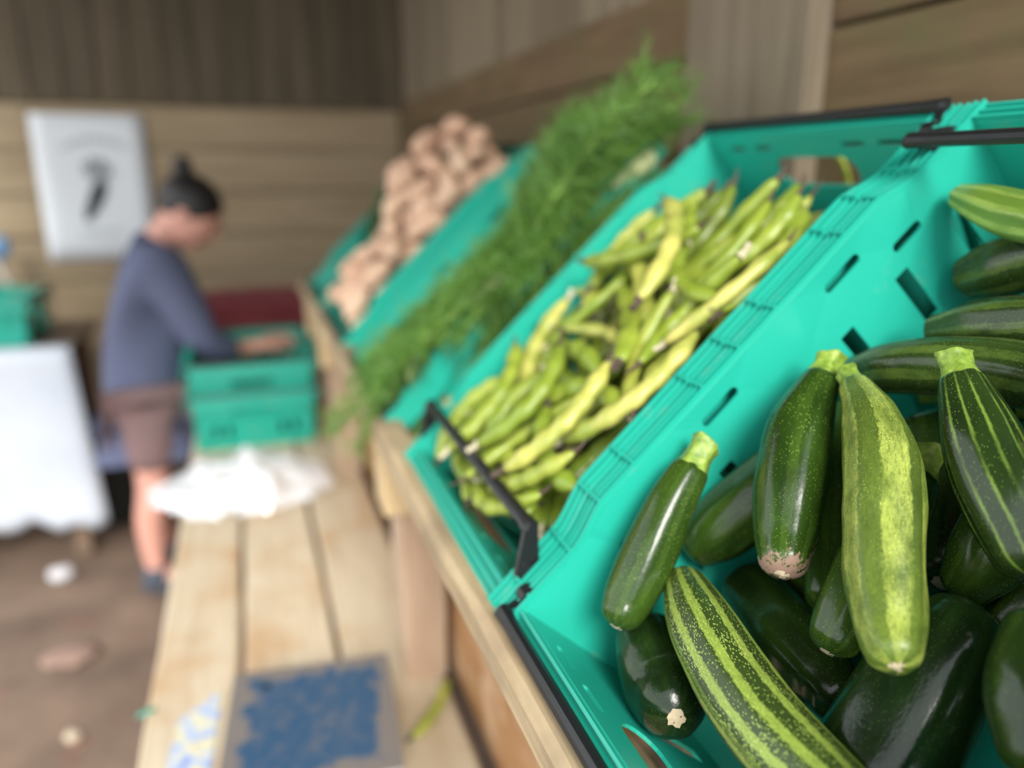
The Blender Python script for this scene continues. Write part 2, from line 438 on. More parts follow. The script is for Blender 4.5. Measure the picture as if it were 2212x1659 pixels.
def bale_bar(mode):
    """mode out: bar lies over the end flange; in: bar swung inwards to carry another crate"""
    m = MB(); y0, y1 = -.010, WI+.010
    if mode == 'out': bu, bn, pu, pn = -.013, -.002, .010, -.008
    else: bu, bn, pu, pn = .052, .017, .022, -.006
    m.tube([(bu, y0-.004, bn), (bu, y0, bn), (bu, y0+.02, bn), (bu, WI/2, bn), (bu, y1-.02, bn), (bu, y1, bn), (bu, y1+.004, bn)], [.005, .0078, .0066, .0066, .0066, .0078, .005], 10, flat=.8)
    for y in (y0, y1):       # flat triangular arms down to the pivots
        V = []
        for yy in (y-.0035, y+.0035):
            V += [(bu-.0062, yy, bn+.003), (bu+.0062, yy, bn-.001), (pu+.013, yy, pn-.004), (pu, yy, pn-.012), (pu-.012, yy, pn+.001)]
        m.add(V, [(0, 1, 2, 3, 4), (5, 6, 7, 8, 9)]+[(i, (i+1) % 5, 5+(i+1) % 5, 5+i) for i in range(5)])
        m.tube([(pu, y-.0065, pn-.003), (pu, y+.0065, pn-.003)], .009, 12)
    return m.mesh('bale_bar', BLACK)
ME_BODY, ME_RIM = crate_body(), crate_rim()
ME_BAR = {k: bale_bar(k) for k in ('in', 'out')}
FLIP = T((LI, WI, 0)) @ Matrix.Rotation(PI, 4, 'Z')
for me in (ME_BODY, ME_RIM): pass
def recolor(me, mat):
    c = me.copy(); c.materials.clear(); c.materials.append(mat); return c
ME_BODY_D, ME_RIM_D = recolor(ME_BODY, TEAL_D), recolor(ME_RIM, TEAL_D)
ME_BODY_R, ME_RIM_R = recolor(ME_BODY, RED), recolor(ME_RIM, RED)
def crate(mw, front, back, label, group, kind='t', name='teal_crate'):
    b, r = {'t': (ME_BODY, ME_RIM), 'd': (ME_BODY_D, ME_RIM_D), 'r': (ME_BODY_R, ME_RIM_R)}[kind]
    root = tag(link(name, b, None, mw), label, 'crate', group)
    link('rim', r, root)
    if front: tag(link('bale_bar', ME_BAR[front], root), 'black bale bar')
    if back: tag(link('bale_bar', ME_BAR[back], root, FLIP), 'black bale bar')
    return root
G = 'teal crates on the sloping display'
Y_COURG, Y_BEAN, Y_FEN, Y_POT, Y_GRN = .165, .570, 1.12, 1.67, 2.22
c1 = crate(DM(Y_COURG), 'out', 'in', 'nearest teal crate, full of courgettes', G)
c2 = crate(DM(Y_BEAN), 'in', 'out', 'teal crate full of broad bean pods beside the courgettes', G)
c3 = crate(DM(Y_FEN), 'out', 'out', 'teal crate overflowing with feathery green fennel fronds', G)
c4 = crate(DM(Y_POT), 'out', 'out', 'teal crate heaped with pale pinkish potatoes', G)
c5 = crate(DM(Y_GRN), 'out', 'out', 'farthest teal crate on the slope, holding dark leafy greens', G)
# faint white stamp on the shared rim
m = MB(); rr = random.Random(3)
for k in range(9):
    u0 = .262+k*.0062
    m.box((u0, WI+.0141, .0038), (.0014, .0048, .0006))
    if k % 2: m.box((u0+.0016, WI+.0141+rr.choice((-.0018, 0, .0018)), .0038), (.003, .0010, .0006))
link('stamp', m.mesh('stamp', WHITEINK), c1)

# ------------------------------------------------------------------ courgettes
CM = {
 'dark':   courgette_mat('courgette_dark', (20, 36, 12), (36, 58, 18), (92, 124, 46), .06, 9, .35, .13, .65, 0, .19),
 'glossy': courgette_mat('courgette_deep', (14, 30, 12), (26, 46, 16), (88, 122, 54), .05, 9, .35, .11, .55, 0, .17),
 'mid':    courgette_mat('courgette_mid', (30, 50, 14), (50, 74, 22), (116, 146, 56), .10, 9, .35, .13, .65, 0, .19),
 'mud':    courgette_mat('courgette_muddy', (24, 42, 12), (46, 72, 20), (112, 142, 52), .12, 7, .35, .14, .7, 0, .20, mud=True),
 'stripe': courgette_mat('courgette_striped', (38, 54, 20), (54, 72, 28), (132, 152, 64), .95, 10, .38, .30, .75, .35, .34),
 'pale':   courgette_mat('courgette_pale', (56, 74, 25), (102, 122, 45), (160, 174, 80), .9, 5, .55, .16, .55, .6, .38, phase=2.6),
 'line':   courgette_mat('courgette_lined', (20, 34, 12), (36, 54, 20), (112, 140, 56), .75, 14, .16, .13, .65, 0, .19),
 'streak': courgette_mat('courgette_streaked', (26, 42, 16), (50, 70, 26), (108, 132, 58), .40, 7, .4, .15, .6, .3, .21),
 'light':  courgette_mat('courgette_light', (84, 112, 40), (108, 138, 54), (158, 182, 90), .6, 8, .4, .08, .5, 0, .3),
}
STEM = None
def stem_mat():
    M = Mat('courgette_stem'); v = M.obj((1, 1, 1)); nz = M.noise(v, 160, 4)
    M.base(M.ramp(nz, [(.3, lin((88, 116, 34))), (.55, lin((126, 152, 58))), (.8, lin((168, 186, 100)))])); M.rough(.45); M.bump(nz, .5, .002); return M.m
STEM = stem_mat()
SCAR = plain('blossom_scar', (204, 186, 154), .8, .3, 300)
def spline(P, R, n=26):
    P = [Vector(p) for p in P]; k = len(P); out = []; rad = []
    Q = [P[0]*2-P[1]]+P+[P[-1]*2-P[-2]]; S = [R[0]]+list(R)+[R[-1]]
    for i in range(n):
        t = i/(n-1)*(k-1); j = min(int(t), k-2); f = t-j
        a, b, c, d = Q[j], Q[j+1], Q[j+2], Q[j+3]
        out.append(.5*((2*b)+(c-a)*f+(2*a-5*b+4*c-d)*f*f+(3*b-a-3*c+d)*f**3))
        a, b, c, d = S[j], S[j+1], S[j+2], S[j+3]
        rad.append(.5*((2*b)+(c-a)*f+(2*a-5*b+4*c-d)*f*f+(3*b-a-3*c+d)*f**3))
    return out, rad
def courgette(P, R, mat, label, stem=True, stem_dir=None, seed=0, rib=.02, lump=.03, group='courgettes in the nearest crate', ns=30, scar=True, stem_k=1.):
    """P: centre line from blossom end to stem end; R: radii; both ends are rounded off here"""
    rnd = random.Random(seed); C, Rd = spline(P, R, ns); L = sum((C[i+1]-C[i]).length for i in range(ns-1))
    seg = 40; V = []; F = []; rest = []; ang = []
    t0 = (C[0]-C[1]).normalized(); t1 = (C[-1]-C[-2]).normalized()
    # rounded blossom end
    rows = []
    r0, r1 = Rd[0], Rd[-1]
    for j in range(7):
        th = PI/2*(1-j/7.); rows.append((C[0]+t0*(r0*.62*math.sin(th)), max(r0*math.cos(th), r0*.12)))
    for c, r in zip(C, Rd): rows.append((c, r))
    for j in range(1, 5):
        th = PI/2*j/5.; rows.append((C[-1]+t1*(r1*.34*math.sin(th)), r1*(.45+.55*math.cos(th))))
    for it in range(4):
        rows = [rows[0]]+[((rows[i-1][0]+rows[i][0]*2+rows[i+1][0])/4, (rows[i-1][1]+rows[i][1]*2+rows[i+1][1])/4) for i in range(1, len(rows)-1)]+[rows[-1]]
    ref = Vector((0.13, .2, 1)).normalized(); s = 0; n = len(rows)
    prev = None; a = None
    ph = rnd.uniform(0, 6)
    for i, (c, r) in enumerate(rows):
        t = (rows[min(i+1, n-1)][0]-rows[max(i-1, 0)][0]).normalized()
        if a is None:
            a = t.cross(ref); 
            if a.length < .1: a = t.cross(Vector((1, 0, 0)))
        a = (a-t*a.dot(t)).normalized(); b = t.cross(a)
        if prev is not None: s += (c-prev).length
        prev = c
        for k in range(seg):
            th = 2*PI*k/seg
            rr = r*(1+rib*math.sin(5*th+ph)+rib*.6*math.sin(8*th+ph*2)+lump*noise.noise(Vector((math.cos(th)*1.2+seed*3.1, math.sin(th)*1.2, s*38))))
            V.append(c+(a*math.cos(th)+b*math.sin(th))*rr)
            rest.append((math.cos(th)*r, math.sin(th)*r, s)); ang.append(th)
    for i in range(n-1):
        for k in range(seg):
            k2 = (k+1) % seg; F.append((i*seg+k, i*seg+k2, (i+1)*seg+k2, (i+1)*seg+k))
    F.append(tuple(range(seg))[::-1]); F.append(tuple((n-1)*seg+k for k in range(seg)))
    org = sum(C, Vector())/ns
    V = [p-org for p in V]
    me = bpy.data.meshes.new('courgette'); me.from_pydata(V, [], F); me.materials.append(mat)
    bm = bmesh.new(); bm.from_mesh(me); bmesh.ops.recalc_face_normals(bm, faces=bm.faces); bm.to_mesh(me); bm.free()
    me.polygons.foreach_set('use_smooth', [True]*len(me.polygons))
    at = me.attributes.new('rest', 'FLOAT_VECTOR', 'POINT'); at.data.foreach_set('vector', [q for p in rest for q in p])
    at = me.attributes.new('ang', 'FLOAT', 'POINT'); at.data.foreach_set('value', ang)
    o = tag(link('courgette', me, None, T(org)), label, 'courgette', group)
    if scar:
        m = MB(); e = rows[0][0]-org; rs = r0*.30; n0 = 16; Vs = [e+t0*.0006]
        aa = t0.cross(ref).normalized(); bb = t0.cross(aa)
        Vs += [e-t0*.0006+(aa*math.cos(2*PI*k/n0)+bb*math.sin(2*PI*k/n0))*rs*rnd.uniform(.75, 1.1) for k in range(n0)]
        m.add(Vs, [(0, 1+k, 1+(k+1) % n0) for k in range(n0)]); tag(link('blossom_scar', m.mesh('blossom_scar', SCAR), o), 'tan blossom scar')
    if stem:
        d = (stem_dir or t1).normalized(); m = MB(); n0 = 20; b0 = C[-1]+t1*r1*.12-org; Ls = r1*1.5*stem_k
        aa = d.cross(ref).normalized(); bb = d.cross(aa); Vs = []; rowz = [(0, .84), (.1, .78), (.25, .70), (.45, .66), (.65, .66), (.85, .70), (.97, .74), (1., .70)]
        for (z, q) in rowz:
            for k in range(n0):
                th = 2*PI*k/n0; q2 = q*r1*stem_k*(1+.10*math.sin(5*th+ph)+.03*rnd.uniform(-1, 1))
                Vs.append(b0+d*(Ls*z*(1+(.14*math.cos(th+ph)*z)))+(aa*math.cos(th)+bb*math.sin(th))*q2)
        nr = len(rowz)
        Fs = [(i*n0+k, i*n0+(k+1) % n0, (i+1)*n0+(k+1) % n0, (i+1)*n0+k) for i in range(nr-1) for k in range(n0)]
        Vs.append(b0+d*Ls*.95); Fs += [((nr-1)*n0+k, (nr-1)*n0+(k+1) % n0, nr*n0) for k in range(n0)]
        m.add(Vs, Fs); tag(link('stem', m.mesh('stem', STEM, True), o), 'pale green cut stem')
    return o

# visible courgettes: centre line in pixels (blossom end first), half widths in pixels, levels below the rim plane
CG = [
 # name, points, radii px, n at first, n at last, material, label, kwargs
 ('pale',  [(1932,1412),(1918,1330),(1908,1180),(1908,1020),(1884,910),(1846,836)], [58,78,82,80,62,34], -0.044,-0.028, 'large yellowish green striped courgette lying on top, in front of the others', dict(stem=True, lump=.07, rib=.03)),
 ('mud',   [(1692,1215),(1697,1150),(1708,1040),(1730,920),(1772,822)], [52,68,76,70,42], -0.052,-0.030, 'dark green courgette with pinkish mud caked on its lower end', dict(lump=.02)),
 ('stripe',[(1478,1262),(1510,1340),(1570,1450),(1660,1580),(1790,1710),(1900,1790)], [46,72,84,92,92,70], -0.052,-0.057, 'courgette with long yellow-green stripes crossing the bottom of the crate', dict(stem=True)),
 ('mid',   [(1342,1330),(1360,1290),(1402,1200),(1448,1092),(1492,1015)], [46,56,60,52,42], .462,.492, 'slim green courgette with a pale stem leaning on the teal wall', dict(lump=.015, stem_k=1.05)),
 ('light', [(2330,500),(2250,478),(2180,462),(2118,440),(2072,424)], [40,52,50,40,26], -0.047,-0.037, 'pale green ribbed courgette against the back of the crate wall', dict(stem=False, rib=.05)),
 ('line',  [(2230,1200),(2195,1120),(2150,1030),(2112,930),(2078,828)], [80,88,86,76,50], -0.077,-0.034, 'dark courgette with fine pale lines and a thick upright stem', dict(rib=.04)),
 ('mid',   [(2085,1262),(2130,1205),(2200,1110),(2290,990)], [56,80,92,92], -0.057,-0.032, 'plain green courgette slanting in from the right edge', dict()),
 ('glossy',[(2075,1345),(2045,1400),(1970,1520),(1880,1680),(1800,1800)], [84,112,130,138,120], -0.077,-0.082, 'broad glossy dark courgette with a pale scratch, lower right', dict(lump=.015)),
 ('glossy',[(1452,1528),(1438,1490),(1415,1430),(1395,1370)], [74,90,86,70], .400,.470, 'dark courgette showing its round whitish blossom end to the front', dict(stem=False)),
 ('mid',   [(1508,1178),(1545,1150),(1620,1090),(1710,1020)], [52,68,76,76], -0.082,-0.077, 'shiny green courgette half hidden behind the muddy one', dict(stem=False)),
 ('dark',  [(1815,1510),(1780,1460),(1700,1370),(1620,1275)], [62,80,84,70], -0.085,-0.085, 'very dark courgette in shade beneath the striped one', dict(stem=False)),
 ('streak',  [(2330,840),(2212,812),(2050,792),(1920,796),(1850,812)], [66,74,66,56,44], -0.072,-0.077, 'long dark courgette lying across behind the two stems', dict(stem=False)),
 ('streak',  [(2330,690),(2212,700),(2110,704),(2020,716)], [60,64,56,36], -0.074,-0.082, 'green streaked courgette behind the long dark one', dict(stem=False)),
 ('streak',  [(2330,540),(2230,560),(2150,582),(2090,602)], [66,66,62,46], -0.057,-0.070, 'dark courgette lying below the pale ribbed one by the teal wall', dict(stem=False)),
 ('dark',  [(2250,1640),(2230,1500),(2260,1360)], [80,92,80], -0.082,-0.072, 'dark courgette in shade at the right edge of the crate', dict(stem=False)),
 ('mid',   [(1800,1290),(1800,1150),(1808,1000),(1815,900)], [62,66,64,50], -.085,-.070, 'shaded green courgette upright between the muddy and the pale one', dict(stem=False)),
 ('mid',   [(1860,1340),(1790,1290),(1690,1225)], [60,64,56], -0.115,-0.120, 'shaded speckled courgette lying under the muddy end', dict(stem=False)),
 ('dark',  [(2040,1220),(2050,1080),(2010,930)], [80,86,74], -0.110,-0.100, 'dark courgette deep in shade between the pale and the lined one', dict(stem=False)),
 ('dark',  [(2010,1290),(2080,1240),(1985,1180)], [40,44,40], -.15,-.15, None, None),
]
placed = []       # spheres (centre, radius)
def spheres(P, R): 
    C, Rd = spline(P, R, 14); return [(c, r) for c, r in zip(C, Rd)]
def overlap(S):
    if not placed: return 0
    A = np.array([c for c, _ in placed]); RA = np.array([r for _, r in placed]); worst = 0
    for c, r in S:
        d = np.sqrt(((A-np.array(c))**2).sum(1)); worst = max(worst, float((RA+r-d).max()))
    return worst
for idx, (mt, pts, rad, n0, n1, label, kw) in enumerate(CG):
    if label is None: continue
    k = len(pts); deps = []
    for i, (px, py) in enumerate(pts):
        n = n0+(n1-n0)*i/(k-1); r = ray(px, py)
        if n0 > 0: deps.append(n/r.y); continue        # given as distance along the row
        d0 = (CAM-O3).dot(N3); deps.append((n-d0)/r.dot(N3))
    # keep the line smooth in depth
    dl = np.polyfit(range(k), deps, 1 if k < 4 else 2); deps = [float(np.polyval(dl, i)) for i in range(k)]
    sc = 1.0
    for it in range(26):
        P = [CAM+ray(px, py)*(d*sc) for (px, py), d in zip(pts, deps)]
        R = [q/FPX*d*sc for q, d in zip(rad, deps)]
        S = spheres(P, R)
        if overlap(S) < .006 or max(c.y+r for c, r in S) > Y_COURG+WI-.008: break
        sc *= 1.008
    Dinv = DM().inverted()
    low = min((Dinv @ c).z-r for c, r in S); far_y = max((Dinv @ c).y+r for c, r in S)
    LOG('COURG', idx, mt, 'scale %.3f' % sc, 'len %.3f' % sum((P[i+1]-P[i]).length for i in range(k-1)), 'rmax %.4f' % max(R), 'low %.3f' % low, 'fary %.3f' % far_y)
    placed += S
    courgette(P, R, CM[mt], label, seed=idx+1, **kw)
# more courgettes lie underneath
Dm = DM(); rnd = random.Random(5); cnt = 0
for tr in range(1500):
    if cnt >= 30: break
    L = rnd.uniform(.13, .17); r = rnd.uniform(.019, .024); th = rnd.uniform(0, PI)
    c = Vector((rnd.uniform(.06, .50), rnd.uniform(Y_COURG+.05, Y_COURG+WI-.05), 0))
    d = Vector((math.cos(th), math.sin(th), 0))*L/2
    e = [c-d, c+d]
    if any(not (.035+r < p.x < LI-.04-r and Y_COURG+.018+r < p.y < Y_COURG+WI-.018-r) for p in e): continue
    ok = False
    for nz in np.arange(-DEPTH+r+.009, -.075, .006):
        P = [Dm @ Vector((p.x, p.y, nz)) for p in (c-d, c-d*.5, c+Vector((0, 0, .0))+d*.1, c+d*.6, c+d)]
        R = [r*.75, r, r*.98, r*.9, r*.7]; S = spheres(P, R)
        if overlap(S) < .004: ok = True; break
    if not ok: continue
    placed += S; cnt += 1
    courgette(P, R, CM[rnd.choice(['dark', 'mid', 'glossy', 'dark'])], 'dark courgette buried in shade at the bottom of the nearest crate', seed=100+cnt, group='buried courgettes', ns=14)
LOG('FILL', cnt)

# ------------------------------------------------------------------ piles: drop each thing until it rests on what lies below
class Pile:
    def __init__(s, floor, bounds): s.A = np.zeros((0, 3)); s.R = np.zeros(0); s.floor = floor; s.b = bounds
    def drop(s, pts, rad):
        """pts: local sphere centres relative to the thing; returns z of origin or None when outside"""
        z = -9.
        for p, r in zip(pts, rad):
            if not (s.b[0]+r*.6 < p[0] < s.b[1]-r*.6 and s.b[2]+r*.6 < p[1] < s.b[3]-r*.6): return None
            z = max(z, s.floor+r-p[2])
            if len(s.R):
                d2 = ((s.A[:, :2]-np.array(p[:2]))**2).sum(1); q = ((r+s.R)*.90)**2-d2; k = q > 0
                if k.any(): z = max(z, float((s.A[k, 2]+np.sqrt(q[k])).max())-p[2])
        return z
    def put(s, pts, rad):
        s.A = np.vstack([s.A, np.array(pts)]); s.R = np.concatenate([s.R, np.array(rad)])

# broad bean pods
def pod_mat():
    M = Mat('bean_pod'); v = M.obj((1, 1, 1)); nz = M.noise(v, 22, 5, .6); oi = M.n('ShaderNodeObjectInfo')
    c = M.ramp(oi.outputs['Random'], [(0, lin((92, 106, 34))), (.3, lin((124, 140, 48))), (.65, lin((152, 164, 62))), (.85, lin((176, 176, 82))), (1, lin((194, 186, 104)))])
    c = M.mix(M.ramp(nz, [(.35, (0, 0, 0, 1)), (.75, (1, 1, 1, 1))]), c, lin((104, 128, 34)))
    sp = M.ramp(M.noise(v, 60, 5, .7), [(.66, (0, 0, 0, 1)), (.74, (1, 1, 1, 1))])
    c = M.mix(M.math('MULTIPLY', sp, .7), c, lin((74, 62, 36)))
    M.base(c); M.rough(.38); M.bump(nz, .2, .002); return M.m
PODM = pod_mat(); TIPM = plain('withered_tip', (92, 76, 62), .85, .5, 90); STALKM = plain('pale_stalk', (196, 186, 156), .8, .2)
def pod_meshes(seed):
    rnd = random.Random(seed); L = rnd.uniform(.135, .185); r = rnd.uniform(.0088, .0115); bend = rnd.uniform(.01, .045)
    nb = rnd.randint(4, 6); n = 26; C = []; Rd = []
    for i in range(n):
        t = i/(n-1); x = (t-.5)*L
        C.append(Vector((x, bend*(4*(t-.5)**2-.5)*1., 0)))
        e = min(1, t/.10)*min(1, (1-t)/.13); e = math.sqrt(max(e, 0.0))
        Rd.append(max(r*e*(1+.13*math.cos(2*PI*nb*t)), r*.14))
    m = MB(); m.tube(C, Rd, 10, flat=.78); body = m.mesh('bean_pod', PODM, True)
    m = MB(); m.tube([C[-1]-Vector((.002, 0, 0)), C[-1]+Vector((.006, bend*.12, .001)), C[-1]+Vector((.016, bend*.3+.003, .004))], [r*.30, r*.16, r*.06], 6); tip = m.mesh('tip', TIPM)
    m = MB(); m.tube([C[0]+Vector((.003, 0, 0)), C[0]-Vector((.004, -.001, 0)), C[0]-Vector((.012, -.004, -.002))], [r*.45, r*.28, r*.34], 6); stalk = m.mesh('stalk', rnd.choice([STALKM, TIPM]))
    sel = list(range(1, n-1, 3))
    return body, tip, stalk, [C[i] for i in sel], [Rd[i]*.92 for i in sel]
PODS = [pod_meshes(s) for s in range(8)]
def put_pod(k, mw, label, group=None):
    b, t, s = PODS[k][:3]
    o = tag(link('bean_pod', b, None, mw), label, 'bean pod', group); link('tip', t, o); link('stalk', s, o); return o
pile = Pile(-DEPTH+.009, (.016, LI-.02, Y_BEAN+.012, Y_BEAN+WI-.012)); rnd = random.Random(11); cnt = 0
Dm = DM()
for tr in range(4000):
    if cnt >= 285: break
    k = rnd.randrange(8); yaw = rnd.gauss(.25, .75) if rnd.random() < .75 else rnd.uniform(0, PI)
    if tr % 5 == 0: yaw = rnd.gauss(PI/2, .25)
    if rnd.random() < .5: yaw += PI
    tilt = rnd.uniform(-.16, .16); roll = rnd.uniform(-.5, .5)
    Rm = Matrix.Rotation(yaw, 3, 'Z') @ Matrix.Rotation(tilt, 3, 'Y') @ Matrix.Rotation(roll, 3, 'X')
    best = None
    for q in range(5):
        x, y = rnd.uniform(.03, LI-.05), rnd.uniform(Y_BEAN+.03, Y_BEAN+WI-.03)
        P = [Rm @ p + Vector((x, y, 0)) for p in PODS[k][3]]
        z = pile.drop(P, PODS[k][4])
        if z is not None and (best is None or z < best[0]): best = (z, x, y, P)
    if best is None: continue
    z, x, y, P = best
    if z > .006-.04*max(0, (y-Y_BEAN)/WI-.5)-.10*max(0, (x-.38)/.14): continue
    pile.put([(p.x, p.y, p.z+z) for p in P], PODS[k][4]); cnt += 1
    put_pod(k, Dm @ T((x, y, z)) @ Rm.to_4x4(), 'broad bean pod in the heap filling the second teal crate', 'bean pods in the crate')
LOG('PODS', cnt, 'top', pile.A[:, 2].max() if cnt else 0, 'med', np.median(pile.A[:, 2]))
# pods that stand out
def pod_on_top(k, px, py, yaw, label, tilt=0., lift=.0):
    r = ray(px, py)
    # rest on the heap: find the heap level under the ray
    for n in np.arange(.0, -.17, -.004):
        p = Dm.inverted() @ at_n(px, py, n)
        Rm = Matrix.Rotation(yaw, 3, 'Z') @ Matrix.Rotation(tilt, 3, 'Y')
        P = [Rm @ q + Vector((p.x, p.y, 0)) for q in PODS[k][3]]
        z = pile.drop(P, PODS[k][4])
        if z is not None and z >= n: break
    if z is None: z = n
    z += lift; P = [Rm @ q + Vector((p.x, p.y, z)) for q in PODS[k][3]]
    pile.put([tuple(q) for q in P], PODS[k][4])
    return put_pod(k, Dm @ T((p.x, p.y, z)) @ Rm.to_4x4(), label)
pod_on_top(1, 1165, 885, .12, 'long bright green bean pod at the front of its heap, below the yellowish one')
pod_on_top(3, 1240, 935, -.05, 'long shiny bean pod reaching down towards the black bar')
pod_on_top(5, 1075, 862, .45, 'yellowish bean pod near the far front corner of its crate')
pod_on_top(2, 1400, 570, -1.15, 'bright lime bean pod lying crosswise near the far crate wall')
pod_on_top(0, 1480, 580, .75, 'yellow-green bean pod beside the lime crosswise one')
a_, b_ = at_y(1838, 425, .86), at_y(1802, 310, .86); d_ = (b_-a_).normalized(); sd_ = d_.cross(Vector((1, 0, 0))).normalized()
c_ = (a_+b_)/2
put_pod(4, Matrix(((d_.x, sd_.x, d_.cross(sd_).x, c_.x), (d_.y, sd_.y, d_.cross(sd_).y, c_.y), (d_.z, sd_.z, d_.cross(sd_).z, c_.z), (0, 0, 0, 1))) @ Matrix.Scale(.5, 4), 'pale yellow bean pod standing up in front of the hand hole')

# potatoes: knobbly pinkish
def pot_mat():
    M = Mat('potato_skin'); v = M.obj((1, 1, 1)); nz = M.noise(v, 40, 5); oi = M.n('ShaderNodeObjectInfo')
    c = M.ramp(oi.outputs['Random'], [(0, lin((196, 158, 132))), (.5, lin((208, 172, 146))), (1, lin((218, 190, 162)))])
    M.base(M.mix(M.math('MULTIPLY', nz, .5), c, lin((164, 126, 100)))); M.rough(.75); M.bump(nz, .4, .004); return M.m
POTM = pot_mat()
def potato(seed):
    rnd = random.Random(seed); L = rnd.uniform(.07, .115); r = rnd.uniform(.019, .026); bend = rnd.uniform(-.02, .02)
    n = 14; C = []; R = []
    for i in range(n):
        t = i/(n-1); C.append(Vector(((t-.5)*L, bend*4*(t-.5)**2, 0)))
        R.append(max(r*math.sqrt(max(1-(2*t-1)**2*.97, 0))*(1+.14*noise.noise(Vector((t*5, seed*2.3, 0)))), r*.1))
    m = MB(); m.tube(C, R, 12); m.v = [tuple(Vector(v)*(1+.10*noise.noise(Vector(v)*45+Vector((seed, 0, 0))))) for v in m.v]
    sel = [1, 3, 5, 7, 9, 11]
    return m.mesh('potato', POTM, True), [C[i] for i in sel], [R[i] for i in sel]
POTS = [potato(s) for s in range(6)]
pile2 = Pile(-DEPTH+.009, (.02, LI-.01, Y_POT+.005, Y_POT+WI-.005)); rnd = random.Random(21); cnt = 0
for tr in range(2600):
    if cnt >= 210: break
    k = rnd.randrange(6); Rm = Matrix.Rotation(rnd.uniform(0, 2*PI), 3, 'Z') @ Matrix.Rotation(rnd.uniform(-.3, .3), 3, 'Y')
    best = None
    for q in range(5 if cnt < 170 else 2):
        if cnt < 170: x, y = rnd.uniform(.04, LI-.03), rnd.uniform(Y_POT+.03, Y_POT+WI-.03)
        else: x, y = rnd.uniform(.15, LI-.03), rnd.gauss(Y_POT+WI*.55, .07)
        P = [Rm @ p + Vector((x, y, 0)) for p in POTS[k][1]]
        z = pile2.drop(P, POTS[k][2])
        if z is not None and (best is None or z < best[0]): best = (z, x, y, P)
    if best is None: continue
    z, x, y, P = best; lim = .035+.11*max(0, 1-abs(y-Y_POT-WI*.55)/.17)*max(0., min(1, (x-.18)/.22))
    if z > lim: continue
    pile2.put([(p.x, p.y, p.z+z) for p in P], POTS[k][2]); cnt += 1
    tag(link('potato', POTS[k][0], None, Dm @ T((x, y, z)) @ Rm.to_4x4()), 'pale pinkish knobbly potato heaped in the teal crate beyond the fennel', 'potato', 'potatoes in the crate')
LOG('POTS', cnt, pile2.A[:, 2].max())

# fennel: white-green bulb, stalks, thread-fine fronds
FROND = None
def frond_mat():
    M = Mat('fennel_frond'); v = M.obj((1, 1, 1)); nz = M.noise(v, 12, 3)
    M.base(M.ramp(nz, [(.3, lin((62, 100, 34))), (.55, lin((88, 130, 48))), (.8, lin((120, 160, 70)))])); M.rough(.5)
    M.b.inputs['Subsurface Weight'].default_value = .0; return M.m
FROND = frond_mat(); STALKG = plain('fennel_stalk', (140, 172, 84), .4, .2); BULB = plain('fennel_bulb', (206, 214, 160), .4, .15)
def fennel_meshes(seed, L=.40, nst=8, thr=200):
    rnd = random.Random(seed); bulb = MB(); st = MB(); fr = MB()
    bulb.tube([(-.045, 0, 0), (-.035, 0, 0), (-.015, 0, 0), (.008, 0, 0), (.03, 0, 0), (.045, 0, 0)], [.012, .024, .032, .030, .022, .015], 14, flat=.7)
    for k in range(4):
        y = -.02+.0135*k; bulb.tube([(-.01, y, .006), (.03, y*.8, .010), (.07, y*1.2, .012)], [.012, .010, .006], 8)
    for s in range(nst):
        a = rnd.uniform(-.5, .5); e = rnd.uniform(-.06, .26); ll = L*rnd.uniform(.65, 1.1); dr = rnd.uniform(.05, .22)
        pts = []
        for i in range(9):
            t = i/8; pts.append(Vector((.03+ll*t*math.cos(a*t), ll*t*math.sin(a)*.6, ll*t*math.sin(e)-dr*t*t*ll+.005)))
        st.tube(pts, [.0048*(1-.75*i/8) for i in range(9)], 6)
        for q in range(thr):
            t = rnd.uniform(.22, 1.0); i = min(int(t*8), 7); b = pts[i].lerp(pts[i+1], t*8-i); ax = (pts[i+1]-pts[i]).normalized()
            d = (ax*rnd.uniform(.4, 1.3)+Vector((rnd.gauss(0, .6), rnd.gauss(0, .8), rnd.gauss(.05, .6)))).normalized(); l1 = rnd.uniform(.03, .085)*(1.15-.35*t)
            tip = b+d*l1; w = Vector((rnd.gauss(0, 1), rnd.gauss(0, 1), rnd.gauss(0, 1))).cross(d).normalized()*.0009
            mid = b+d*l1*.5+Vector((0, 0, .003))
            fr.add([b-w, b+w, mid+w, tip, mid-w], [(0, 1, 2, 4), (4, 2, 3)])
            for z in range(3):
                h = b+d*l1*rnd.uniform(.4, .95); d2 = (d+Vector((rnd.gauss(0, .6), rnd.gauss(0, .6), rnd.gauss(0, .6)))).normalized()*rnd.uniform(.010, .026)
                fr.add([h-w*.7, h+w*.7, h+d2], [(0, 1, 2)])
    def fin(m, name, mat, sm):
        me = bpy.data.meshes.new(name); me.from_pydata(m.v, [], m.f); me.materials.append(mat)
        if sm: me.polygons.foreach_set('use_smooth', [True]*len(me.polygons))
        return me
    return bulb.mesh('bulb', BULB, True), st.mesh('stalk', STALKG, True), fin(fr, 'fronds', FROND, False)
FEN = [fennel_meshes(s) for s in range(4)]
def fennel(k, mw, label, group='fennel bunches in the crate'):
    b, s, f = FEN[k]; o = tag(link('fennel', b, None, mw), label, 'fennel', group); link('stalks', s, o); fo = link('fronds', f, o); fo['kind'] = 'stuff'; return o
rnd = random.Random(4)
lab = 'fennel bunch with feathery fronds in the overflowing crate'
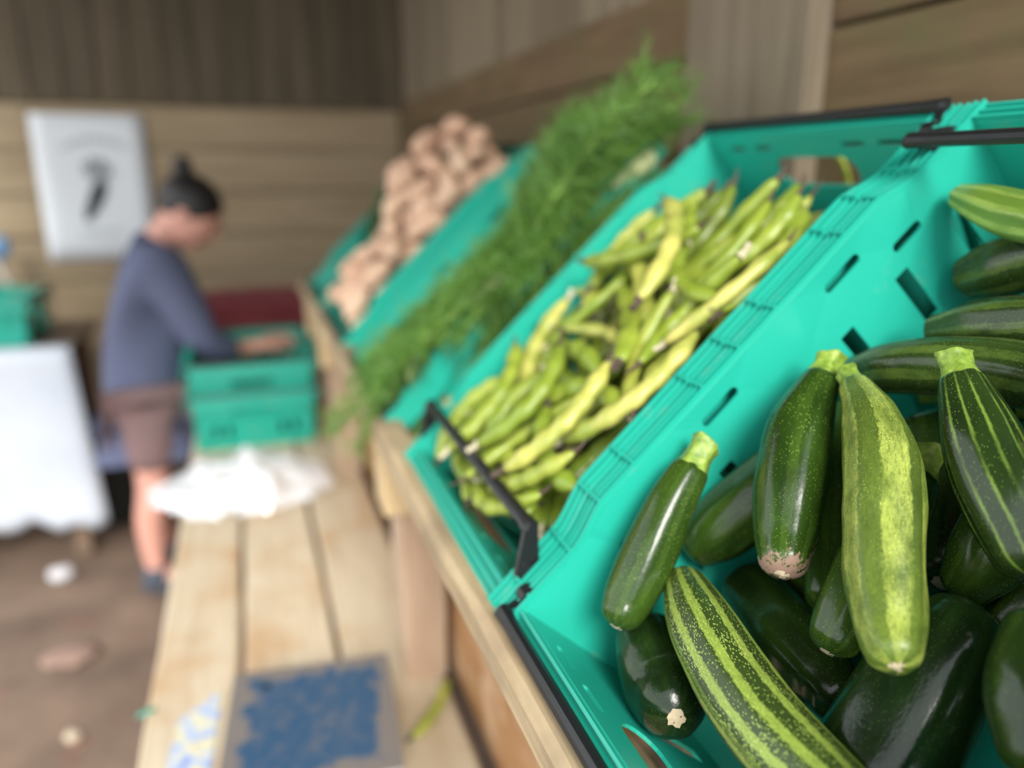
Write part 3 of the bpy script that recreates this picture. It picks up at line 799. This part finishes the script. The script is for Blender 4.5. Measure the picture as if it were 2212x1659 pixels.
for lay, n0 in enumerate((-.135, -.085)):
    for j in range(4):       # fronds up the slope
        y = Y_FEN+.03+j*.054+rnd.uniform(-.012, .012); n0 = (-.135, -.09)[lay]-.012*j
        fennel(rnd.randrange(4), Dm @ T((rnd.uniform(.07, .13), y, n0)) @ Matrix.Rotation(rnd.uniform(-.2, .0), 4, 'Z') @ Matrix.Rotation(rnd.uniform(-.16, -.02), 4, 'Y'), lab)
for j in range(5):           # fronds down towards the front, over the bulbs
    y = Y_FEN+.0+j*.042
    fennel(rnd.randrange(4), Dm @ T((rnd.uniform(.50, .54), y, -.03-.025*j)) @ Matrix.Rotation(PI+rnd.uniform(-.05, .25), 4, 'Z') @ Matrix.Rotation(rnd.uniform(-.12, .06), 4, 'Y') @ Matrix.Scale(.9, 4), lab)
for j in range(2):
    fennel(rnd.randrange(4), Dm @ T((.27, Y_FEN+.0+.11*j, -.005)) @ Matrix.Rotation(rnd.uniform(-.25, .0), 4, 'Z') @ Matrix.Rotation(-.2, 4, 'Y') @ Matrix.Scale(.8, 4), ('fennel bunch with tall fronds at the back of its crate, nearer the beans', 'fennel bunch with tall fronds at the back of its crate, nearer the potatoes')[j], 'tall fennel at the back')
for j in range(3):           # lying along the near rim, spilling towards the beans
    fennel(rnd.randrange(4), Dm @ T((.24+.1*j, Y_FEN-.012+.012*j, .012)) @ Matrix.Rotation((PI, .0, PI)[j]+rnd.uniform(-.15, .1), 4, 'Z') @ Matrix.Rotation(-.03, 4, 'Y') @ Matrix.Scale(.72, 4), ('fennel bunch on the near crate rim, lowest on the slope, fronds towards the front', 'fennel bunch on the near crate rim, fronds pointing up the slope', 'fennel bunch on the near crate rim, highest on the slope')[j], 'fennel along the rim')
fennel(3, Dm @ T((.46, Y_FEN+.10, .0)) @ Matrix.Rotation(PI+.55, 4, 'Z') @ Matrix.Rotation(-.06, 4, 'Y') @ Matrix.Scale(.8, 4), 'fennel bunch whose fronds reach over the crate wall onto the bean pods', 'fennel along the rim')
fennel(0, Dm @ T((.30, Y_FEN+.09, .0)) @ Matrix.Rotation(PI-.05, 4, 'Z') @ Matrix.Rotation(-.02, 4, 'Y') @ Matrix.Scale(.72, 4), 'fennel bunch on top of the crate, fronds falling to the front rail', 'fennel along the rim')
fennel(1, Dm @ T((.07, Y_FEN+.0, .02)) @ Matrix.Rotation(PI*.95, 4, 'Z') @ Matrix.Rotation(.95, 4, 'Y') @ Matrix.Scale(.45, 4), 'small fennel bunch drooping over the front rail with its pale bulb showing', None)

# dark leafy greens in the last crate
LEAF = plain('dark_leaf', (52, 92, 36), .45, .4, 14); RIBM = plain('leaf_stalk', (150, 176, 104), .5, .2)
def greens(seed):
    rnd = random.Random(seed); lf = MB(); sk = MB()
    for q in range(9):
        a = rnd.uniform(-.6, .6); ll = rnd.uniform(.18, .30); e = rnd.uniform(-.1, .6); n = 8; ctr = []
        for i in range(n+1):
            t = i/n; ctr.append(Vector((ll*t*math.cos(a), ll*t*math.sin(a), ll*t*math.sin(e)*(1-.5*t))))
        sk.tube(ctr, [.004*(1-.6*i/n) for i in range(n+1)], 6)
        V = []; 
        for i in range(n+1):
            t = i/n; w = .055*math.sin(PI*min(1, max(0, (t-.25)/.75))**.8)+.002
            for j in range(7):
                s = (j-3)/3; V.append(ctr[i]+Vector((-math.sin(a)*s*w, math.cos(a)*s*w, .012*math.sin(5*s+9*t+seed)*abs(s)+.018*abs(s))))
        F = [(i*7+j, i*7+j+1, (i+1)*7+j+1, (i+1)*7+j) for i in range(n) for j in range(6)]
        lf.add(V, F)
    me = bpy.data.meshes.new('leaves'); me.from_pydata(lf.v, [], lf.f); me.materials.append(LEAF); me.polygons.foreach_set('use_smooth', [True]*len(me.polygons))
    return sk.mesh('stalks', RIBM, True), me
GRN = [greens(s) for s in range(3)]
rnd = random.Random(9)
for lay in range(3):
    for j in range(4):
        s, l = GRN[rnd.randrange(3)]
        o = tag(link('leafy_greens', s, None, Dm @ T((rnd.uniform(.05, .25), Y_GRN+.06+j*.08, -.15+.05*lay)) @ Matrix.Rotation(rnd.uniform(-.3, .3), 4, 'Z')), 'bunch of dark leafy greens in the farthest crate', 'greens', 'leafy greens in the crate')
        link('leaves', l, o)

# ------------------------------------------------------------------ things on the bench
def scale_thing():
    zt = bench_z+.075; p0, p1, p2 = at_z(507, 1455, zt), at_z(836, 1408, zt), at_z(474, 1640, zt)
    e1 = p1-p0; W = e1.length; D = .27; ang = math.atan2(e1.y, e1.x); e2 = Vector((math.sin(ang), -math.cos(ang), 0))
    LOG('SCALE', W, math.degrees(ang), (p2-p0).length)
    c = (p0+p1)/2+e2*D/2
    root = tag(empty('weighing_scale', T((c.x, c.y, bench_z)) @ Matrix.Rotation(ang, 4, 'Z')), 'grey weighing scale with worn blue film on its pan', 'scale')
    M = Mat('worn_blue_film'); v = M.obj((1, 1, 1), False); nz = M.noise(v, 26, 7, .72)
    sx = M.n('ShaderNodeSeparateXYZ'); tc = M.n('ShaderNodeTexCoord'); M.l(tc.outputs['Object'], sx.inputs[0])
    ed = M.math('MAXIMUM', M.math('ABSOLUTE', M.math('DIVIDE', sx.outputs[0], W*.43)), M.math('ABSOLUTE', M.math('DIVIDE', sx.outputs[1], D*.44)))
    k = M.math('ADD', ed, M.math('MULTIPLY', M.math('SUBTRACT', nz, .5), .9))
    keep = M.ramp(k, [(.86, (1, 1, 1, 1)), (.95, (0, 0, 0, 1))])
    scr = M.ramp(M.noise(v, 55, 6, .7), [(.48, (1, 1, 1, 1)), (.68, (.45, .45, .45, 1))])
    M.base(M.mix(M.math('MULTIPLY', keep, scr), lin((116, 110, 107)), lin((50, 80, 110)))); M.rough(.42)
    grey = plain('grey_metal', (118, 114, 114), .5, .2)
    m = MB(); m.box((0, 0, .032), (W*.9, D*.92, .05)); m.box((0, -D*.44, .03), (W*.7, D*.1, .04)); link('base', m.mesh('base', plain('dark_plastic', (52, 54, 58), .5)), root)
    me = plank_mesh('pan', (W, D, .014), M.m, 0, wob=.0003, ch=.005); link('pan', me, root, T((0, 0, .068)))
    m = MB()
    for sx_ in (-1, 1):
        for sy in (-1, 1): m.tube([(sx_*W*.4, sy*D*.4, 0), (sx_*W*.4, sy*D*.4, .01)], .012, 10)
    link('feet', m.mesh('feet', BLACK), root)
    m = MB(); m.tube([(-W*.29, D*.33, .0745), (-W*.29, D*.33, .0762)], .006, 12); link('screw', m.mesh('screw', BLACK), root)
    return root
scale_thing()
def print_sheet():
    M = Mat('printed_card'); v = M.obj((1, 1, 1), False)
    vo = M.n('ShaderNodeTexVoronoi'); vo.inputs['Scale'].default_value = 38; M.l(v, vo.inputs['Vector'])
    c = M.ramp(M.noise(v, 30, 3), [(.3, lin((80, 110, 190))), (.45, lin((170, 186, 216))), (.58, lin((226, 214, 150))), (.7, lin((150, 140, 190)))], 'LINEAR')
    M.base(M.mix(.12, c, lin((176, 186, 204)))); M.rough(.4)
    p = [at_z(482, 1488, bench_z+.002), at_z(452, 1690, bench_z+.002), at_z(350, 1690, bench_z+.002), at_z(385, 1560, bench_z+.002)]
    c0 = sum(p, Vector())/4; m = MB(); V = [q-c0 for q in p]+[q-c0+Vector((0, 0, .0012)) for q in p]
    m.add(V, [(0, 1, 2, 3), (4, 5, 6, 7), (0, 1, 5, 4), (1, 2, 6, 5), (2, 3, 7, 6), (3, 0, 4, 7)])
    tag(link('printed_card', m.mesh('printed_card', M.m), None, T(c0)), 'shiny blue and yellow printed card lying beside the weighing scale', 'card')
print_sheet()
p = at_z(936, 1528, bench_z+.011)
put_pod(2, T(p) @ Matrix.Rotation(.95, 4, 'Z') @ Matrix.Scale(.82, 4), 'single green bean pod dropped on the bench beside the scale')
p = at_z(308, 1548, bench_z+.004)
m = MB(); m.tube([(-.008, 0, 0), (0, .006, .002), (.012, .010, .001), (.018, .016, .0)], [.002, .005, .006, .003], 6, flat=.3)
tag(link('leaf_scrap', m.mesh('leaf_scrap', TEAL, True), None, T(p)), 'tiny green scrap on the left edge of the bench', 'scrap')
# clear plastic bag
def bag():
    M = Mat('clear_polythene'); M.base(lin((244, 247, 252))); M.rough(.16)
    M.b.inputs['Transmission Weight'].default_value = .0; M.b.inputs['Alpha'].default_value = .74; M.b.inputs['Specular IOR Level'].default_value = .9
    M.b.inputs['Coat Weight'].default_value = 1.; M.b.inputs['Coat Roughness'].default_value = .05
    c = at_z(530, 1072, bench_z); N = 40; V = []; F = []
    for i in range(N+1):
        for j in range(N+1):
            a, b = 2*i/N-1, 2*j/N-1; r = math.sqrt(a*a+b*b)
            h = max(0, 1-r**1.6)
            q = Vector((a*.24, b*.19+.06, 0)); nz = noise.fractal(Vector((a*2.6, b*2.6, 3.)), 1., 2., 4)
            zz = .004+.085*h**.8*(1+.35*nz)+.018*abs(nz)*(r < 1)
            q += Vector((noise.noise(Vector((a*3, b*3, 7)))*.03, noise.noise(Vector((a*3, b*3, 17)))*.03, max(.003, zz)))
            V.append(q)
    for i in range(N):
        for j in range(N):
            a, b = 2*(i+.5)/N-1, 2*(j+.5)/N-1
            if a*a+b*b < 1.02+.25*noise.noise(Vector((a*4, b*4, 1))): k = i*(N+1)+j; F.append((k, k+N+1, k+N+2, k+1))
    m = MB(); m.add(V, F); o = link('plastic_bag', m.mesh('plastic_bag', M.m, True), None, T((c.x, c.y, bench_z)))
    tag(o, 'crumpled clear plastic bag glinting on the bench in front of stacked crates', 'bag')
bag()
# crates standing on the bench and the table: long side runs away from us
def upright(x, y, zrim, rot=90):   # x, y: near left corner of the inner rim
    return T((x+WI, y, zrim)) @ Matrix.Rotation(math.radians(rot), 4, 'Z')
xl = at_y(398, 860, 2.45).x
crate(upright(xl+.02, 2.45, bench_z+DEPTH), 'out', 'out', 'lower of the two bright teal crates stacked on the bench', 'teal crates on the bench')
crate(upright(xl+.02, 2.45, bench_z+DEPTH+.098), 'out', 'out', 'upper of the two bright teal crates stacked on the bench', 'teal crates on the bench')
stool = tag(empty('low_table', T((.1, 3.95, 0))), 'low timber table in the corner under the dark red crate', 'table'); inv = stool.matrix_basis.inverted()
plank('table_top', (0.02, 3.96, .685), (.70, .34, .03), W_TABLE, 0, stool, inv)
for x_ in (-.28, .32):
    for y_ in (3.83, 4.09): plank('leg', (x_, y_, .335), (.05, .05, .67), W_TABLE, 2, stool, inv)
crate(T((-.28, 3.79, .702+DEPTH+.03)), None, None, 'dark red crate in the far corner behind the stacked teal crates', None, 'r', 'red_crate')

# ------------------------------------------------------------------ table with a white sheet
TZ = .86; yt = 3.2
pr = at_y(146, 757, yt)
table = tag(empty('side_table', T((pr.x-.6, yt+.3, 0))), 'timber table with a white sheet hung down its front', 'table'); inv = table.matrix_basis.inverted()
for k in range(4): plank('table_board', (pr.x-.65, yt+.085+.155*k, TZ-.02), (1.3, .15, .03), W_TABLE, 0, table, inv)
for x_ in (pr.x-.06, pr.x-1.24):
    for y_ in (yt+.07, yt+.54): plank('leg', (x_, y_, (TZ-.035)/2), (.06, .06, TZ-.035), W_TABLE, 2, table, inv)
M = Mat('white_sheet'); v = M.obj((1, 1, 1), False); M.base(M.ramp(M.noise(v, 4, 4), [(.3, lin((186, 194, 206))), (.8, lin((204, 210, 218)))])); M.rough(.5)
V = []; F = []; nx, nz_ = 30, 14
for i in range(nx+1):
    for j in range(nz_+1):
        x_ = pr.x-1.28*i/nx+.01; t = j/nz_
        zz = TZ+.004-(.70+.02*math.sin(i*1.9)+.015*math.sin(i*.7))*t
        V.append((x_+.05*t*(1-i/nx), yt-.012-.02*t-.012*t*math.sin(i*.8), zz))
for i in range(nx+1): V.append((pr.x-1.28*i/nx+.01, yt+.10, TZ+.004))
for i in range(nx):
    for j in range(nz_): a = i*(nz_+1)+j; F.append((a, a+nz_+1, a+nz_+2, a+1))
    b = (nx+1)*(nz_+1)+i; a = i*(nz_+1); F.append((a, b, b+1, a+nz_+1))
m = MB(); m.add(V, F); o = link('white_sheet', m.mesh('white_sheet', M.m, True)); tag(o, 'white sheet hanging down the front of the table at left', 'sheet')
sm = o.modifiers.new('thick', 'SOLIDIFY'); sm.thickness = .003
xr = at_y(66, 700, yt+.06).x
crate(T((xr-LI-.02, yt+.08, TZ-.004+DEPTH)), 'out', 'out', 'teal crate standing on the table at the left edge', None)
# dark tub under the table end
m = MB(); tb = at_y(238, 1000, 3.45)
m.tube([(0, 0, 0), (0, 0, .02), (0, 0, .42), (0, 0, .44)], [.125, .135, .165, .172], 24); 
o = tag(link('dark_tub', m.mesh('dark_tub', plain('dark_green_black_plastic', (38, 42, 40), .5, .3), True), None, T((tb.x-.02, 3.62, 0))), 'dark plastic tub on the floor between table and person', 'tub')
m = MB(); m.tube([(0, 0, .43), (0, 0, .455)], .182, 24); link('tub_rim', m.mesh('tub_rim', BLACK), o)
# pale pole with a blue round top, leaning behind the table crate
pa, pb = at_y(38, 655, yt+.62), at_y(-8, 560, yt+.75)
root = tag(empty('leaning_lamp', T((pa.x+.05, pa.y, TZ-.005))), 'pale leaning pole with a pale blue round top behind the table crate', 'lamp'); o0 = Vector(root.location)
m = MB(); m.tube([(0, 0, 0), (0, 0, .012), (0, 0, .02)], [.06, .06, .03], 16); link('base', m.mesh('base', plain('pale_grey_enamel', (176, 168, 158), .4)), root)
m = MB(); m.tube([(0, 0, .015), pa-o0, pb-o0], .016, 10); link('pole', m.mesh('pole', plain('pale_enamel', (176, 168, 158), .4)), root)
hd = at_y(-2, 535, yt+.75)-o0
m = MB(); m.tube([hd+Vector((0, .04, -.005)), hd+Vector((0, .02, 0)), hd+Vector((0, -.03, .005)), hd+Vector((0, -.045, .005))], [.02, .045, .055, .05], 16); link('head', m.mesh('head', plain('pale_blue_enamel', (120, 160, 200), .35), True), root)

# ------------------------------------------------------------------ poster
yp = YW+.004
q = [at_y(60, 247, yp), at_y(318, 247, yp), at_y(333, 556, yp), at_y(108, 562, yp)]
PWD = q[1].x-q[0].x; PH = ((q[0].z-q[3].z)+(q[1].z-q[2].z))/2
px0, pz0 = (q[0].x+q[3].x)/2+.0, (q[0].z+q[1].z)/2
pw = ((q[1].x-q[0].x)+(q[2].x-q[3].x))/2
LOG('POSTER', pw, PH)
V = []; F = []
for i in range(9):
    for j in range(9):
        a, b = i/8, j/8; V.append((pw*(a-.5), -.006-.006*(a-.5)**2*4*b+.003*math.sin(3*a+2*b), -PH*b))
for i in range(8):
    for j in range(8): a = i*9+j; F.append((a, a+9, a+10, a+1))
m = MB(); m.add(V, F)
PM = plain('poster_paper', (228, 232, 236), .5, .02)
post = link('poster', m.mesh('poster', PM, True), None, T((px0+pw/2, yp, pz0))); tag(post, 'white poster with a dark plant emblem pinned to the far wall', 'poster')
sm = post.modifiers.new('thick', 'SOLIDIFY'); sm.thickness = .001
INK = plain('black_ink', (40, 44, 50), .6, .05); GINK = plain('grey_ink', (150, 154, 160), .6, .05)
def flat(pts): 
    m = MB(); n = len(pts); m.add([(x, -.0145, z) for x, z in pts]+[(x, -.0135, z) for x, z in pts], [tuple(range(n)), tuple(range(n, 2*n))]+[(i, (i+1) % n, n+(i+1) % n, n+i) for i in range(n)]); return m
def ppos(px, py): v_ = at_y(px, py, yp); return (v_.x-(px0+pw/2), v_.z-pz0)
body = [ppos(*p) for p in ((208, 392), (222, 388), (232, 400), (228, 425), (215, 448), (203, 466), (192, 478), (184, 474), (186, 452), (192, 430), (198, 408))]
link('emblem', flat(body).mesh('emblem', INK), post)
for k, (a, b, c) in enumerate((((172, 352), (190, 350), (212, 392)), ((188, 338), (206, 342), (214, 392)), ((212, 338), (228, 348), (218, 392)), ((232, 352), (244, 372), (222, 395)), ((176, 370), (186, 366), (208, 396)))):
    link('emblem_leaf', flat([ppos(*a), ppos(*b), ppos(*c)]).mesh('emblem_leaf', GINK), post)
for k in range(9):   # an arc of lettering too blurred to read
    t = -1+2*k/8; p = ppos(200+62*t, 300+16*t*t); link('lettering', flat([(p[0]-.012, p[1]-.012), (p[0]+.012, p[1]-.012), (p[0]+.009, p[1]+.012), (p[0]-.009, p[1]+.012)]).mesh('lettering', plain('pale_grey_ink', (196, 200, 204), .6, .02) if k == 0 else bpy.data.materials['pale_grey_ink']), post)
a, b = ppos(175, 503), ppos(262, 500); link('lettering', flat([(a[0], a[1]-.008), (b[0], b[1]-.008), (b[0], b[1]+.008), (a[0], a[1]+.008)]).mesh('lettering', bpy.data.materials['pale_grey_ink']), post)

# ------------------------------------------------------------------ person stooping over the crates
SKIN = plain('skin', (220, 162, 144), .55, .06, 20); HAIR = plain('dark_hair', (38, 34, 33), .5, .3, 80)
JKT = plain('navy_fleece', (92, 98, 126), .85, .2, 30); SHORT = plain('brown_shorts', (132, 106, 106), .85, .2, 30); SHOE = plain('grey_shoe', (74, 80, 92), .7, .2)
YP = 2.9
def pp(px, py, dy=0.): return at_y(px, py, YP+dy)
def skin_obj(name, nodes, edges, mat, parent=None, sub=2, root=0):
    me = bpy.data.meshes.new(name); me.from_pydata([n[0] for n in nodes], edges, []); o = link(name, me, parent)
    me.skin_vertices or me.skin_vertices
    md = o.modifiers.new('skin', 'SKIN'); md.use_smooth_shade = True
    if not me.skin_vertices: 
        bpy.context.view_layer.objects.active = o; o.select_set(True)
    for sv, nd in zip(me.skin_vertices[0].data, nodes):
        r = nd[1]; sv.radius = r if isinstance(r, tuple) else (r, r)
    me.skin_vertices[0].data[root].use_root = True
    o.modifiers.new('sub', 'SUBSURF').render_levels = sub; o.modifiers['sub'].levels = 1
    me.materials.append(mat); return o
fz = .10
hipc = pp(312, 870); chest = pp(318, 640); neckb = pp(338, 535); neckt = pp(362, 492); headc = pp(408, 462)
hr, hl = pp(318, 885, -.09), pp(322, 885, .09)
knR, knL = pp(332, 1050, -.10), pp(335, 1045, .10)
anR = Vector((knR.x-.03, knR.y+.02, .09)); anL = Vector((knL.x+.02, knL.y+.03, .09))
shR, shL = pp(352, 580, -.15), pp(340, 575, .16)
elR, elL = pp(446, 752, -.17), pp(452, 745, .20)
wrR, wrL = pp(530, 752, -.06), pp(552, 745, .12)
hdR, hdL = pp(572, 742, -.03), pp(592, 732, .10)
nodes = [(hipc, (.11, .10)), (chest, (.10, .105)), (neckb, .07), (neckt, .05), (headc+Vector((-.015, 0, .02)), .088),
         (hr, .085), (knR, .056), (anR, .036), (anR+Vector((.10, 0, -.055)), .034),
         (hl, .085), (knL, .056), (anL, .036), (anL+Vector((.10, 0, -.055)), .034),
         (shR, .05), (elR, .042), (wrR, .029), (hdR, (.024, .036)),
         (shL, .05), (elL, .042), (wrL, .029), (hdL, (.024, .036)),
         (headc+Vector((.045, 0, -.055)), .058), ((knR+anR)/2+Vector((-.015, 0, .03)), .054), ((knL+anL)/2+Vector((-.015, 0, .03)), .054)]
edges = [(0, 1), (1, 2), (2, 3), (3, 4), (0, 5), (5, 6), (6, 22), (22, 7), (7, 8), (0, 9), (9, 10), (10, 23), (23, 11), (11, 12), (1, 13), (13, 14), (14, 15), (15, 16), (1, 17), (17, 18), (18, 19), (19, 20), (4, 21)]
for hd, wr, sg in ((hdR, wrR, -1), (hdL, wrL, 1)):
    d = (hd-wr).normalized(); sv = d.cross(Vector((0, 0, 1))).normalized(); hi = 16 if sg < 0 else 20
    for k in range(4):
        b0 = hd+d*.03+sv*(.027-.018*k); ln = (.062, .072, .068, .052)[k]
        i0 = len(nodes); nodes += [(b0, .0095), (b0+d*ln*.55+Vector((0, 0, -.012)), .0085), (b0+d*ln*.8+Vector((0, 0, -.045)), .007)]; edges += [(hi, i0), (i0, i0+1), (i0+1, i0+2)]
    b0 = hd+sv*.034*(1 if sg < 0 else -1)-d*.01; i0 = len(nodes); nodes += [(b0, .011), (b0+d*.04+sv*.02*(1 if sg < 0 else -1)+Vector((0, 0, -.02)), .009)]; edges += [(hi, i0), (i0, i0+1)]
person = skin_obj('person', nodes, edges, SKIN)
tag(person, 'person in navy fleece and brown shorts stooping with hands over the crates', 'person')
# clothes
jn = [(hipc+Vector((0, 0, -.02)), (.165, .15)), (hipc*.55+chest*.45, (.155, .15)), (chest, (.17, .175)), (neckb+Vector((-.015, 0, .0)), .085), (neckb.lerp(neckt, .55), .062),
      (shR, .095), (elR, .064), (wrR.lerp(elR, .25), .048), (shL, .095), (elL, .064), (wrL.lerp(elL, .25), .048), (hipc+Vector((0, 0, -.05)), (.17, .15))]
skin_obj('fleece_jacket', jn, [(11, 0), (0, 1), (1, 2), (2, 3), (3, 4), (2, 5), (5, 6), (6, 7), (2, 8), (8, 9), (9, 10)], JKT, person)
sn = [(hipc+Vector((0, 0, -.0)), (.145, .135)), (hr+Vector((0, 0, -.02)), .105), (knR+Vector((-.0, 0, .05)), .088), (hl+Vector((0, 0, -.02)), .105), (knL+Vector((0, 0, .05)), .088)]
skin_obj('shorts', sn, [(0, 1), (1, 2), (0, 3), (3, 4)], SHORT, person)
# face and hair
face_d = Vector((.80, -.12, -.58)).normalized(); head_up = Vector((.5, 0, .85)).normalized()
fc = headc+Vector((.0, 0, .0)); sidev = face_d.cross(head_up).normalized(); head_up = sidev.cross(face_d).normalized()
def ell(m, c, ax, rad, nu=16, nv=12, f=None):
    V = []; F = []
    for i in range(nv+1):
        ph = PI*i/nv
        for k in range(nu):
            th = 2*PI*k/nu; p = Vector((math.sin(ph)*math.cos(th), math.sin(ph)*math.sin(th), math.cos(ph)))
            s_ = f(p) if f else 1.
            V.append(c+(ax[0]*p.x*rad[0]+ax[1]*p.y*rad[1]+ax[2]*p.z*rad[2])*s_)
    for i in range(nv):
        for k in range(nu): k2 = (k+1) % nu; F.append((i*nu+k, (i+1)*nu+k, (i+1)*nu+k2, i*nu+k2))
    m.add(V, F)
ax = (face_d, sidev, head_up)
m = MB(); ell(m, fc+face_d*.008, ax, (.098, .075, .118)); ell(m, fc+face_d*.103-head_up*.012, ax, (.018, .012, .024), 8, 6)
ell(m, fc+face_d*.088-head_up*.052, ax, (.012, .026, .008), 8, 6); ell(m, fc+face_d*.074-head_up*.088, ax, (.02, .026, .02), 8, 6)
link('head', m.mesh('head', SKIN, True), person)
for s_ in (-1, 1):
    m = MB(); ell(m, fc+sidev*s_*.076-face_d*.008-head_up*.006, ax, (.02, .008, .03), 10, 8); link('ear', m.mesh('ear', SKIN, True), person)
EYE = plain('eye', (60, 50, 46), .2)
for s_ in (-1, 1):
    m = MB(); ell(m, fc+face_d*.09+sidev*s_*.03+head_up*.014, ax, (.01, .013, .008), 10, 8); link('eye', m.mesh('eye', EYE, True), person)
m = MB(); ell(m, fc-face_d*.014+head_up*.034, ax, (.108, .085, .098), 20, 14)
hair = link('hair', m.mesh('hair', HAIR, True), person)
bc = pp(398, 372); m = MB(); ell(m, bc+Vector((-.005, 0, .012)), (Vector((1, 0, 0)), Vector((0, 1, 0)), Vector((0, 0, 1))), (.034, .034, .044)); link('bun', m.mesh('bun', HAIR, True), hair)
for an in (anR, anL):
    m = MB(); m.tube([an+Vector((-.05, 0, -.05)), an+Vector((-.02, 0, -.045)), an+Vector((.07, 0, -.058)), an+Vector((.15, 0, -.066)), an+Vector((.19, 0, -.07))], [.03, .048, .046, .04, .018], 12, flat=.75)
    m.tube([an+Vector((0, 0, -.04)), an+Vector((0, 0, .02))], [.05, .045], 12)
    link('shoe', m.mesh('shoe', SHOE, True), person)

# ------------------------------------------------------------------ scraps on the floor
def scrap(px, py, s, mat, label, cat, name, h=.35):
    p = at_z(px, py, .0); m = MB(); ell(m, Vector((0, 0, 0)), (Vector((1, 0, 0)), Vector((0, 1, 0)), Vector((0, 0, 1))), (s, s*.8, s*h), 14, 8, lambda q: 1+.35*noise.noise(q*2.3+Vector((px, 0, 0))))
    tag(link(name, m.mesh(name, mat, True), None, T((p.x, p.y, s*h*.7-.008))), label, cat)
scrap(133, 1245, .045, plain('scrap_paper', (208, 206, 210), .8), 'crumpled white paper scrap on the earth floor', 'paper', 'paper_scrap', .6)
scrap(158, 1592, .022, plain('pale_stone', (186, 172, 150), .8), 'small pale stone on the earth floor near the bench', 'stone', 'stone', .7)
scrap(150, 1415, .085, plain('pinkish_clod', (156, 128, 114), .9, .3), 'flattened pinkish clod of dry earth on the floor', 'clod', 'earth_clod', .16)
LOG('TOTAL', sum(len(o.data.polygons) for o in SC.objects if o.type == 'MESH'), len(SC.objects))
